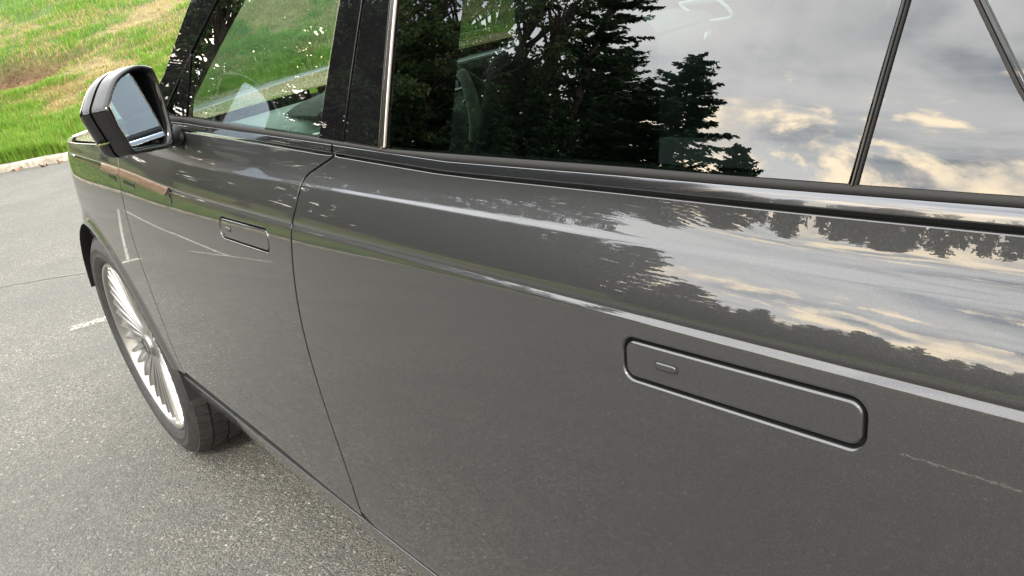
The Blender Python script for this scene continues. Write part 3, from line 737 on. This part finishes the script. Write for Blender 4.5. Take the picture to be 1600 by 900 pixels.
mb = MB(); mb.tube([(0, .19*math.cos(a), .19*math.sin(a)) for a in np.linspace(0, 2*math.pi, 40, endpoint=False)], .016, 10, closed=True); mb.obj('wheel_rim', M['leather'], sw)
mb = MB(); mb.box((-.02, 0, 0), (.05, .16, .13)); mb.box((-.01, 0, 0), (.02, .36, .035)); mb.box((-.01, 0, -.1), (.02, .05, .16)); mb.obj('wheel_boss', M['leather'], sw, bevel=.012)
for q in (.10, -.10):
    mb = MB(); mb.box((.002, q, -.01), (.012, .05, .012)); mb.obj('wheel_accent', M['chrome'], sw, bevel=.003)
def seat(x, y, name='front_seat', w_=.52):
    t = empty(name, (x, y, .55)); t.parent = car
    mb = MB(); rows = []
    for s in np.linspace(0, 1, 10):      # back
        zz = .05+.58*s; xx = .10+.20*s; hw = w_/2*(1-.22*max(0, s-.6)/.4); th = .09-.03*s
        rows.append([(xx+th*math.cos(a)*(1 if abs(math.cos(a)) < 1 else 1), hw*np.sign(math.sin(a))*abs(math.sin(a))**.45, zz) for a in np.linspace(0, 2*math.pi, 24, endpoint=False)])
    for sc_, dz_ in ((.93, .022), (.78, .040), (.5, .052), (.1, .056)):
        cx_ = .30; rows.append([(cx_+(p[0]-cx_)*sc_, p[1]*(.55+.45*sc_), .63+dz_) for p in rows[9]])
    mb.grid(rows, closed_v=True); mb.add(rows[-1], [tuple(range(24))]); mb.obj('backrest', M['leather'], t)
    mb = MB(); mb.box((-.17, 0, .0), (.54, w_, .16), Matrix.Rotation(rad(6), 3, 'Y')); mb.obj('cushion', M['leather'], t, bevel=.05, seg=4)
    mb = MB(); mb.box((.335, 0, .735), (.10, .27, .17), Matrix.Rotation(rad(10), 3, 'Y')); mb.obj('headrest', M['leather'], t, bevel=.045, seg=4)
    for sg in ():
        mb = MB(); mb.tube([(.10+.20*s-.02, sg*(w_/2-.01)*(1-.22*max(0, s-.6)/.4), .05+.58*s) for s in np.linspace(.1, 1, 12)], .022, 10); mb.obj('side_bolster', M['cream'], t)
    return t
seat(1.46, .56); seat(1.46, 1.44)
fs = [o for o in bpy.data.objects if o.name == 'front_seat'][0]
def onto(o, pts): return [(x-o.location.x, y-o.location.y, z-o.location.z) for x, y, z in pts]
mb = MB(); mb.tube(onto(fs, smooth([(1.787, .285, 1.222), (1.797, .285, 1.198), (1.801, .285, 1.165), (1.795, .285, 1.135), (1.780, .285, 1.110)], 5)), [.004+.007*math.sin(math.pi*min(1, .12+.8*k/20)) for k in range(21)], 10); mb.obj('side_bolster', M['cream'], fs)
mb = MB(); mb.tube(onto(fs, smooth([(1.776, .285, 1.216), (1.787, .285, 1.198), (1.790, .285, 1.180), (1.780, .285, 1.172)], 5)), .0035, 8); mb.obj('seat_grip', M['chrome'], fs)
mb = MB(); mb.tube(smooth([(.925, 1.13, 1.165), (.945, 1.15, 1.140), (.975, 1.16, 1.108), (1.030, 1.17, 1.092)], 5), .013, 10); mb.obj('display_surround', M['cream'], car)
mb = MB(); mb.tube(smooth([(.890, 1.12, 1.060), (.945, 1.14, 1.078), (1.015, 1.16, 1.092)], 5), .011, 10); mb.obj('display_surround', M['cream'], car)
mb = MB(); mb.tube(smooth([(.985, 1.84, 1.150), (1.06, 1.84, 1.154), (1.140, 1.84, 1.147), (1.192, 1.84, 1.094), (1.14, 1.84, 1.084), (1.070, 1.84, 1.089), (1.01, 1.84, 1.128), (.985, 1.84, 1.150)], 4)[:-1], .006, 8, closed=True); mb.obj('door_pull', M['pale'], car)
seat(2.62, .56, 'rear_seat', .58); seat(2.62, 1.44, 'rear_seat', .58)
mb = MB(); mb.box((2.0, 1.0, .50), (2.6, 1.7, .06)); mb.obj('cabin_floor', M['leather'], car, smooth=False)
mb = MB(); mb.box((1.75, 1.0, .72), (1.3, .26, .34)); mb.obj('centre_console', M['leather'], car, smooth=False, bevel=.02)
for yv in (.115, 1.885):
    for x0, x1 in ((.95, 1.74), (1.80, 2.62)):
        mb = MB(); mb.box(((x0+x1)/2, yv, .84), (x1-x0, .05, .46)); mb.obj('door_card', M['leather'], car, smooth=False, bevel=.012)
        if yv < 1: continue
        mb = MB(); mb.tube([(x0+.02, yv, 1.142), (x1-.02, yv, 1.142)], .008, 8); mb.obj('door_cap_trim', M['cream'], car)
mb = MB(); rows = []
for x in np.linspace(1.75, 3.9, 8): rows.append([(x, .42+1.16*t, 1.745+.05*math.sin(math.pi*t)-.03*((x-2.6)/1.3)**2) for t in np.linspace(0, 1, 9)])
mb.grid(rows); mb.obj('headliner', M['headl'], car)
for yv in (.16, 1.84):
    mb = MB(); mb.tube([(1.80, yv, 1.10), (1.85, yv+(.10 if yv < 1 else -.10), 1.45), (1.93, yv+(.2 if yv < 1 else -.2), 1.70)], .045, 10); mb.obj('pillar_trim_inner', M['leather'], car)
mb = MB(); mb.box((3.25, 1.0, .90), (.5, 1.6, .5)); mb.obj('load_cover', M['leather'], car, smooth=False)

# ------------------------------------------------------------------ setting: car park, kerb, grass bank
CTRL = [(26, 44), (14, 28), (4, 17.6), (-4, 9.4), (-8, 5.3), (-11.3, 2.05), (-12.7, .5), (-13.7, -1.6), (-13.3, -3.9), (-11.2, -5.4), (-7.5, -6.3), (-2, -6.8), (4, -7.0), (15, -7.2), (34, -7.6), (60, -9)]
kl = np.array(smooth(CTRL, 40)); seg = np.r_[0, np.cumsum(np.linalg.norm(np.diff(kl, axis=0), axis=1))]
KL = seg[-1]
def kpt(s): return np.stack([np.interp(s, seg, kl[:, 0]), np.interp(s, seg, kl[:, 1])], -1)
def knorm(s):
    t = kpt(np.asarray(s)+.15)-kpt(np.asarray(s)-.15); t /= np.linalg.norm(t, axis=-1, keepdims=True)
    n = np.stack([t[..., 1], -t[..., 0]], -1); return n   # to the right of travel = outside the lot
# check orientation once: outside should point away from the car
if ((knorm(np.array([KL*.45]))[0])*(kpt(np.array([KL*.45]))[0]-np.array([2, 0]))).sum() < 0:
    _kn = knorm
    def knorm(s): return -_kn(s)
SC = float(seg[np.argmin(np.hypot(kl[:, 0]+12.2, kl[:, 1]-1.2))])   # where the frame's left edge meets the kerb
def bank_h(s, d):
    p = kpt(s); front = sstep(-7.5, -1.0, p[..., 1]-.0*d)
    hf = .12+.265*np.maximum(0, d-.3)*np.clip(1-(d-16)/40, .3, 1)
    hb = .12+.07*np.maximum(0, d-.3)
    d2 = np.minimum(d, 34)
    h = hb+(hf-hb)*front; h = np.minimum(h, 6.5)
    q = p+knorm(s)*np.asarray(d)[..., None]
    h = h+(.10*(fbm(q[..., 0]*.9, q[..., 1]*.9, 5)-.5)+.25*(fbm(q[..., 0]*.25, q[..., 1]*.25, 9)-.5))*sstep(.2, 2.0, d)
    # bare scarp cut in the bank
    e = earth(s, d); h = h-.42*e*sstep(7.1, 6.2, d)*sstep(3.9, 5.4, d)
    return h
def earth(s, d):
    s = np.asarray(s, float); d = np.asarray(d, float)
    w_ = (fbm(s*.9, d*.9, 31)-.5)*1.6
    u = np.abs(s-(SC+2.5+w_*.4))/1.9; v = np.abs(d-(5.15+w_*.45))/1.2
    return sstep(1.05, .7, np.maximum(u, v))
def dryness(s, d):
    q = kpt(s)+knorm(s)*np.asarray(d)[..., None]
    n = fbm(q[..., 0]*.55, q[..., 1]*.55, 3, 4); n2 = fbm(q[..., 0]*1.7, q[..., 1]*1.7, 12, 3)
    band = sstep(1.6, 3.2, d)*sstep(13, 8, d)
    return np.clip(sstep(.50, .66, n*.7+n2*.3)*.9*(.25+.75*band)+.55*band*sstep(.33, .6, n2), 0, 1)
def ground_col(s, d):
    q = kpt(s)+knorm(s)*np.asarray(d)[..., None]
    e = earth(s, d)[..., None]; dr = dryness(s, d)[..., None]; n = fbm(q[..., 0]*2.5, q[..., 1]*2.5, 21)[..., None]
    g = np.array([.045, .085, .018])*(.7+.6*n); y = np.array([.17, .135, .06])*(.7+.6*n); b = np.array([.27, .15, .085])*(.65+.7*n); b = b+(np.array([.075, .048, .03])*(.6+.8*n)-b)*(sstep(5.55, 6.0, d)*.85)[..., None]
    c = g+(y-g)*dr; c = c+(b-c)*e; gut = sstep(.45, .2, d)[..., None]; return c+(np.array([.10, .085, .05])-c)*gut*.5
ss = np.unique(np.concatenate([np.arange(0, KL, .6), np.arange(max(0, SC-6), min(KL, SC+9), .09)])); dd = np.unique(np.concatenate([[.10], np.arange(.2, 3.5, .2), np.arange(3.5, 8, .13), np.arange(8, 20, .5), np.arange(20, 60, 3), np.arange(60, 140, 20)]))
SS, DD = np.meshgrid(ss, dd, indexing='ij'); XY = kpt(SS)+knorm(SS)*DD[..., None]; H = bank_h(SS, DD)
V = np.concatenate([XY, H[..., None]], -1).reshape(-1, 3); nr, nc = SS.shape
idx = np.arange(nr*nc).reshape(nr, nc); F = np.stack([idx[:-1, :-1], idx[:-1, 1:], idx[1:, 1:], idx[1:, :-1]], -1).reshape(-1, 4)
me = mesh_np('grass_bank', V, F); a = me.color_attributes.new('col', 'FLOAT_COLOR', 'POINT'); cc = np.ones((len(V), 4), np.float32); cc[:, :3] = ground_col(SS, DD).reshape(-1, 3); a.data.foreach_set('color', cc.ravel())
if me.polygons[len(me.polygons)//2].normal.z < 0: me.flip_normals()
tag(put('grass_bank', me, M['soil']), kind='structure')
# far ground to the horizon
mb = MB(); mb.add([(-1500, -1500, -.06), (1500, -1500, -.06), (1500, 1500, -.06), (-1500, 1500, -.06)], [(0, 1, 2, 3)])
M['field'] = principled('distant_field', (.06, .09, .03), .95, var=(.05, .4)); tag(mb.obj('ground', M['field']), kind='structure')
# asphalt
lot = [tuple(p) for p in kpt(np.arange(0, KL, .5))]
mb = MB(); n = len(lot); mb.add([(x, y, 0) for x, y in lot]+[(60, 44, 0)], [tuple(range(n+1))])
o = mb.obj('car_park', M['asphalt'], smooth=False)
if o.data.polygons[0].normal.z < 0: o.data.flip_normals()
tag(o, kind='structure')
# kerb stones
kerb = empty('kerb'); tag(kerb, kind='structure')
def kerb_mesh(L, var):
    me_b = MB(); sec = [(0.0, -.05), (0.0, .075), (.012, .10), (.03, .112), (.115, .118), (.125, .11), (.125, -.05)]
    rows = []
    for xx, sh in ((-L/2, .004), (-L/2+.006, 0), (-L*.17, 0), (L*.17, 0), (L/2-.006, 0), (L/2, .004)):
        rows.append([(xx, a+(sh if a < .06 else -sh)+(random.uniform(-.004, .004)), b-(sh if b > 0 else 0)+random.uniform(-.004, .003)) for a, b in sec])
    me_b.grid(rows); k = len(sec); me_b.f += [tuple(range(k)), tuple(range(5*k+k-1, 5*k-1, -1))]
    m = mesh_np('kerb_stone', me_b.v, me_b.f, smooth=False)
    bm = bmesh.new(); bm.from_mesh(m); bmesh.ops.recalc_face_normals(bm, faces=bm.faces); bm.to_mesh(m); bm.free(); m.materials.append(M['kerb']); return m
kms = [kerb_mesh(.905, i) for i in range(4)]
for i, s in enumerate(np.arange(max(0, SC-22), min(KL, SC+46), .915)):
    p = kpt(np.array([s]))[0]; nv = knorm(np.array([s]))[0]
    o = put('kerb_stone', kms[i % 4], None, kerb, (p[0], p[1], random.uniform(-.006, .006)))
    o.rotation_euler = (0, 0, math.atan2(nv[1], nv[0])-math.pi/2+random.uniform(-.008, .008))
# bay lines, seam
def ribbon(name, a, b, w_, mat, z=.004, wob=.0):
    a = np.array(a, float); b = np.array(b, float); t = (b-a)/np.linalg.norm(b-a); nn = np.array([-t[1], t[0]]); n = max(2, int(np.linalg.norm(b-a)/.08)); rows = []
    for i in range(n+1):
        q = a+(b-a)*i/n+nn*wob*(fbm(i*.35, 2.2, int(abs(a[0]*10)))-.5); ww = w_*(1+.35*(fbm(i*.5, .3, 4)-.5)); rows.append([tuple(q-nn*ww/2)+(z,), tuple(q+nn*ww/2)+(z,)])
    mb = MB(); mb.grid(rows); o = mb.obj(name, mat)
    if o.data.polygons[0].normal.z < 0: o.data.flip_normals()
    return tag(o, kind='structure')
for a, b, w_ in (((-7.6, -1.80), (-4.0, -1.86), .06), ((-4.0, -1.45), (-4.1, -2.3), .06), ((-7.7, -1.7), (-3.3, -.60), .035), ((-3.3, -.75), (-3.2, -.45), .06), ((1.70, -2.45), (4.6, -2.37), .04), ((-2.04, .08), (-1.96, .31), .085)):
    ribbon('bay_line', a, b, w_, M['faded'] if a[1] > 0 else M['line'])
ribbon('pavement_seam', (-4.9, -1.2), (-2.4, 1.3), .022, M['tar'], .003, .10)
# fallen leaves
lm = []
for k in range(3):
    mb = MB(); n = 9; pts = []
    for i in range(n): a = 2*math.pi*i/n; r = (1 if i % 2 == 0 else .72)*(1+.2*math.cos(a)); pts.append((.042*r*math.cos(a), .028*r*math.sin(a), .010+.012*math.cos(a*2+k)))
    mb.add(pts+[(0, 0, .006)], [(i, (i+1) % n, n) for i in range(n)]); m = mesh_np('fallen_leaf', mb.v, mb.f); m.materials.append(M['dryleaf']); lm.append(m)
for k in range(46):
    s = SC+rng.uniform(-1.6, 3.2) if k < 34 else SC+rng.uniform(-6, 6); d = -abs(rng.normal(.06, .09)) if k < 34 else -rng.uniform(.1, 1.6)
    p = kpt(np.array([s]))[0]+knorm(np.array([s]))[0]*(d-.02)
    o = put('fallen_leaf', lm[k % 3], None, None, (p[0], p[1], .006)); sc = rng.uniform(.9, 2.0); o.scale = (sc, sc, sc); o.rotation_euler = (rng.uniform(-.4, .4), rng.uniform(-.4, .4), rng.uniform(0, 6.3))
    tag(o, 'dry reddish brown leaf lying on the asphalt by the kerb', 'leaf', 'fallen leaves along the kerb')

# grass blades (uncountable): one mesh
def blades(n, s0, s1, d0, d1, hmin, hmax, wid, seed):
    r = np.random.default_rng(seed); s = r.uniform(s0, s1, n); d = d0+(d1-d0)*r.uniform(0, 1, n)**1.25
    e = earth(s, d); dr = dryness(s, d); cl = fbm(s*3.1, d*3.1, 77, 3)
    keep = r.uniform(0, 1, n) > np.clip(e*1.1+dr*.35+.5*(cl < .36), 0, .985); s, d, e, dr, cl = s[keep], d[keep], e[keep], dr[keep], cl[keep]; n = len(s)
    p = kpt(s)+knorm(s)*d[:, None]; z = bank_h(s, d); base = np.c_[p, z-.01]
    hgt = r.uniform(hmin, hmax, n)*(.55+.9*cl)*(1-.5*dr)*(1+.55*sstep(2.4, .4, d)); az = r.uniform(0, 2*np.pi, n); lean = np.abs(r.normal(.35, .28, n))+.35*dr
    dirv = np.c_[np.cos(az), np.sin(az), np.zeros(n)]; sidev = np.c_[-np.sin(az), np.cos(az), np.zeros(n)]; w_ = wid*r.uniform(.6, 1.4, n)[:, None]
    mid = base+np.c_[0*az, 0*az, hgt*.55]+dirv*(hgt*lean*.25)[:, None]; tip = base+np.c_[0*az, 0*az, hgt*np.clip(1-.35*lean, .2, 1)]+dirv*(hgt*lean*.9)[:, None]
    t1 = np.stack([base-sidev*w_, base+sidev*w_, mid+sidev*w_*.75], 1); t2 = np.stack([base-sidev*w_, mid+sidev*w_*.75, mid-sidev*w_*.75], 1); t3 = np.stack([mid-sidev*w_*.75, mid+sidev*w_*.75, tip], 1)
    V = np.concatenate([t1, t2, t3], 1).reshape(-1, 3)
    k = r.uniform(0, 1, (n, 1)); g = np.array([.085, .21, .018])*(1-k)+np.array([.19, .29, .035])*k; g = g*(.75+.5*r.uniform(0, 1, (n, 1))); st = np.array([.36, .28, .12])*(.6+.7*r.uniform(0, 1, (n, 1)))
    isdry = (r.uniform(0, 1, n) < dr*.85+.05)[:, None]; c = np.where(isdry, st, g); c = np.repeat(c, 9, 0)
    return V, c
parts = [blades(150000, SC-4.5, SC+3.2, .14, 4.2, .10, .21, .0050, 1), blades(150000, SC-8, SC+3.5, 3.4, 16, .09, .20, .0075, 2), blades(60000, SC-14, SC-3.5, .14, 14, .10, .22, .010, 3), blades(70000, SC+3, SC+26, .14, 7, .10, .24, .012, 4)]
me = bulk_mesh('grass', np.concatenate([p[0] for p in parts]), 3, np.concatenate([p[1] for p in parts])); me.materials.append(M['blade'])
tag(put('grass', me, None), kind='stuff')
# straw and roots lying on the scarp: loose clumps
def straw(n, seed):
    r = np.random.default_rng(seed); s = SC+2.4+r.normal(0, 1.0, n); d = 5.8+r.normal(0, .38, n); p = kpt(s)+knorm(s)*d[:, None]; z = bank_h(s, d)+r.uniform(.0, .06, n); az = r.uniform(0, 2*np.pi, n); L = r.uniform(.06, .28, n); el = r.normal(-.2, .5, n)
    b = np.c_[p, z]; t = np.c_[np.cos(az)*np.cos(el), np.sin(az)*np.cos(el), np.sin(el)]*L[:, None]; w_ = np.c_[-np.sin(az), np.cos(az), 0*az]*.006
    V = np.stack([b-w_, b+w_, b+t], 1).reshape(-1, 3); c = np.repeat(np.array([.24, .15, .08])*r.uniform(.3, 1.6, (n, 1)), 3, 0); return V, c
sv, scol = straw(5000, 8); me = bulk_mesh('dead_roots', sv, 3, scol); me.materials.append(M['blade']); tag(put('dead_roots', me, None), kind='stuff')

# ------------------------------------------------------------------ trees (behind the photographer, seen in the glass and paint; last row added unseen)
def conifer(seed, h, spread, dens=1.0):
    r = np.random.default_rng(seed); tb = MB(); tb.tube([(0, 0, -.3), (.02*h*.2, 0, h*.5), (0, 0, h*.985)], [h*.017, h*.010, h*.002], 9)
    V = []; C = []; zt = .05*h; k = 0
    while zt < h*.985:
        f = zt/h; Lb = spread*h*(1-f)**.8*(.75+.25*min(1, f*8))+.12; nb = int(r.integers(7, 11))
        for b in range(nb):
            az = 2*math.pi*b/nb+r.uniform(0, 1.0)+k; L = Lb*r.uniform(.45, 1.22); z0 = zt+r.uniform(-.028, .028)*h; dz = L*(-.26*(1-f)+.22*f+r.uniform(-.14, .14))
            ax = np.array([math.cos(az), math.sin(az), 0]); sx = np.array([-ax[1], ax[0], 0])
            e = np.array([ax[0]*L, ax[1]*L, dz]); tb.tube([(0, 0, z0), (e[0]*.55, e[1]*.55, z0+dz*.42), (e[0], e[1], z0+dz+.10*L)], [.012*L+.006, .008*L+.003, .002], 4, cap=False)
            m = int((14+40*L)*dens)
            t = r.uniform(.12, 1.02, m); base = np.c_[e[0]*t, e[1]*t, z0+dz*t+.10*L*t**3]
            sp = r.choice([-1, 1], m)*r.uniform(.25, 1.0, m); ln = (.12+.22*(1-t*.6))*(.5+.5*min(1, L/1.5))*r.uniform(.6, 1.3, m); dr = ax[None]*(.75-.25*np.abs(sp))[:, None]+sx[None]*sp[:, None]; dr[:, 2] = r.uniform(-.75, .25, m)
            tip = base+dr*ln[:, None]; wv = np.cross(dr, [0, 0, 1]); wv /= np.linalg.norm(wv, axis=1, keepdims=True); wv = wv*(ln*.17)[:, None]; wv[:, 2] += r.uniform(-.06, .06, m)
            mid = base+dr*(ln*.45)[:, None]
            V.append(np.stack([base, mid-wv, tip, mid+wv], 1).reshape(-1, 3))
            cc = np.array([.022, .050, .020])*r.uniform(.5, 1.7, (m, 1)); C.append(np.repeat(cc, 4, 0))
        zt += h*(.020+.020*(1-f))*r.uniform(.8, 1.2); k += 2.4
    me = bulk_mesh('crown', np.concatenate(V), 4, np.concatenate(C)); me.materials.append(M['leafm'])
    tm = mesh_np('trunk', tb.v, tb.f); tm.materials.append(M['bark']); return tm, me
def leafy(seed, h, spread, n=9000, nc=46, cr=(.05, .10)):
    r = np.random.default_rng(seed); tb = MB(); tb.tube([(0, 0, -.3), (.1, .05, h*.35), (.0, .1, h*.8)], [h*.022, h*.015, h*.004], 9); cl = []
    for b in range(nc):
        f = r.uniform(.22, 1.0); az = r.uniform(0, 6.28); L = spread*h*math.sin(math.pi*min(1, .18+.80*f))**.7*r.uniform(.35, 1.0); z0 = h*f*.80; e = np.array([L*math.cos(az), L*math.sin(az), z0+h*.12*r.uniform(0, 1)])
        tb.tube([(0, .05, z0*.85), (e[0]*.5, e[1]*.5, z0), tuple(e)], [.012*h*.5, .007*h*.5, .01], 5, cap=False); cl.append(np.r_[e, r.uniform(*cr)*h])
    cl = np.array(cl); i = r.integers(0, len(cl), n); q = r.normal(0, 1, (n, 3)); q /= np.linalg.norm(q, axis=1, keepdims=True); p = cl[i, :3]+q*(cl[i, 3]*r.uniform(.25, 1, n)**.5)[:, None]*[1, 1, .62]
    a = r.normal(0, 1, (n, 3)); a /= np.linalg.norm(a, axis=1, keepdims=True); b = np.cross(a, r.normal(0, 1, (n, 3))); b /= np.linalg.norm(b, axis=1, keepdims=True); s = r.uniform(.05, .12, (n, 1))
    V = np.stack([p-a*s, p+b*s*.55, p+a*s, p-b*s*.55], 1).reshape(-1, 3); C = np.repeat(np.array([.030, .055, .016])*r.uniform(.5, 1.8, (n, 1)), 4, 0)
    me = bulk_mesh('crown', V, 4, C); me.materials.append(M['leafm']); tm = mesh_np('trunk', tb.v, tb.f); tm.materials.append(M['bark']); return tm, me
CON = [conifer(3, 17, .165, 1.5), conifer(5, 11, .30, 1.5), conifer(9, 6.5, .30, 1.8)]
LEA = [leafy(13, 9, .30, 17000), leafy(17, 5.5, .42, 14000), leafy(23, 10, .27, 9000, 80, (.03, .065)), leafy(29, 10, .26, 4400, 95, (.014, .040))]
def ground_z(x, y):
    s = seg[np.argmin(np.hypot(kl[:, 0]-x, kl[:, 1]-y))]; p = kpt(np.array([s]))[0]; d = float(np.dot(np.array([x, y])-p, knorm(np.array([s]))[0])); return float(bank_h(np.array([s]), np.array([max(.1, d)]))[0])
def tree(name, pair, az, D, sc, label, cat='tree', group=None, rz=None):
    x = 2.3-D*math.sin(rad(az)); y = -D*math.cos(rad(az)); t = empty(name, (x, y, ground_z(x, y)-.05), random.uniform(0, 6.28) if rz is None else rz)
    t.scale = (sc, sc, sc); put('trunk', pair[0], None, t); put('crown', pair[1], None, t); return tag(t, label, cat, group)
def widen(o, f): o.scale = (o.scale[0]*f, o.scale[1]*f, o.scale[2])
def hsc(k, el, D): return D*math.tan(rad(el))/(17, 11, 6.5)[k]
for i, (k, az, D, el) in enumerate([(1, 49.6, 24, 13.5), (0, 51.0, 26, 16), (1, 52.8, 23, 12.5), (0, 54.6, 25, 14.5), (1, 56.6, 26, 13), (0, 58.8, 24, 14), (1, 61.4, 26, 12.5), (1, 47.4, 21, 14), (1, 51.2, 20, 11), (1, 64.5, 27, 15), (1, 69, 28, 14), (1, 55, 20, 12), (1, 45, 33, 17), (1, 49.4, 32, 14), (1, 52.8, 33, 14), (1, 56.0, 32, 13.5), (1, 59.8, 32, 13), (1, 44.6, 24, 14), (1, 72.5, 29, 14), (0, 76, 30, 15), (1, 79.5, 30, 14)]):
    tree('conifer_tree', CON[k], az, D, hsc(k, el, D), 'tall dark conifer mirrored in the dark glass of the car windows', group='tall conifers mirrored in the windows')
widen(tree('conifer_tree', CON[1], 40.7, 24, hsc(1, 18.8, 24), 'medium dark conifer mirrored in the rear window right of the tall ones', rz=.8), 1.45)
widen(tree('conifer_tree', CON[0], 46.6, 25, hsc(0, 31, 25), 'tallest dark conifer mirrored in the rear window reaching past its top edge', rz=1.2), .8)
tree('conifer_tree', CON[1], 43.2, 26, hsc(1, 15.5, 26), 'dark conifer mirrored between the medium conifer and the tall ones')
widen(tree('conifer_tree', CON[2], 35.1, 24, hsc(2, 11.6, 24), 'small dark conifer mirrored low in the rear window at the end of the row', rz=2.1), 1.5)
yr = np.random.default_rng(41)
yc = [(a, 4.9+3.9*float(fbm(a*.21, 3.3, 8, 2))**1.0*(.75+.5*yr.uniform())) for a in np.arange(-14, 39.5, 1.05)]
for i, (az, el) in enumerate(yc):
    az += yr.uniform(-.4, .4); D = 10.6+yr.uniform(0, 3.2); k = (1, 2, 1, 0)[i % 4]
    tree('young_conifer', CON[k], az, D, hsc(k, el, D)+.75/(17, 11, 6.5)[k], 'low young conifer in the row mirrored along the rear door shoulder', group='low young conifers mirrored in the paint')
for i, (az, D, sc) in enumerate([(29.2, 40, .80), (22.2, 38, .80)]):
    tree('conifer_tree', CON[2], az, D, sc, 'tiny distant conifer tip mirrored at the foot of the %s' % ('rear window' if i == 0 else 'rear quarter glass'))
for i, (k, az, D, sc) in enumerate([(3, 49.6, 31, 1.40), (3, 51.8, 33, 1.55), (3, 54.2, 30, 1.36), (3, 56.8, 32, 1.48), (3, 59.4, 31, 1.36), (3, 62, 32, 1.4), (2, 57.5, 26, .90), (2, 62.4, 26, 1.05), (2, 66, 20, .95), (2, 70, 19, .82), (2, 74.5, 19, .9), (2, 79, 21, .9)]):
    tree('leafy_tree', LEA[k], az, D, sc, 'airy leafy tree with sky gaps mirrored in the door paint', group='airy leafy trees mirrored in the doors')
for i, (k, az, D, sc) in enumerate([(0, -18, 30, .9), (0, -27, 27, 1.0), (0, -36, 29, 1.1), (0, -45, 27, .95), (0, -54, 29, 1.1), (0, -63, 28, 1.0), (0, -72, 30, 1.1), (0, -81, 29, 1.0)]):  # unseen trees, added to block bright sky in the door mirror reflection
    tree('leafy_tree', LEA[k], az, D, sc, 'leafy tree added out of view behind the car to darken the door mirror reflection', group='leafy trees added out of view to darken the door mirror reflection')
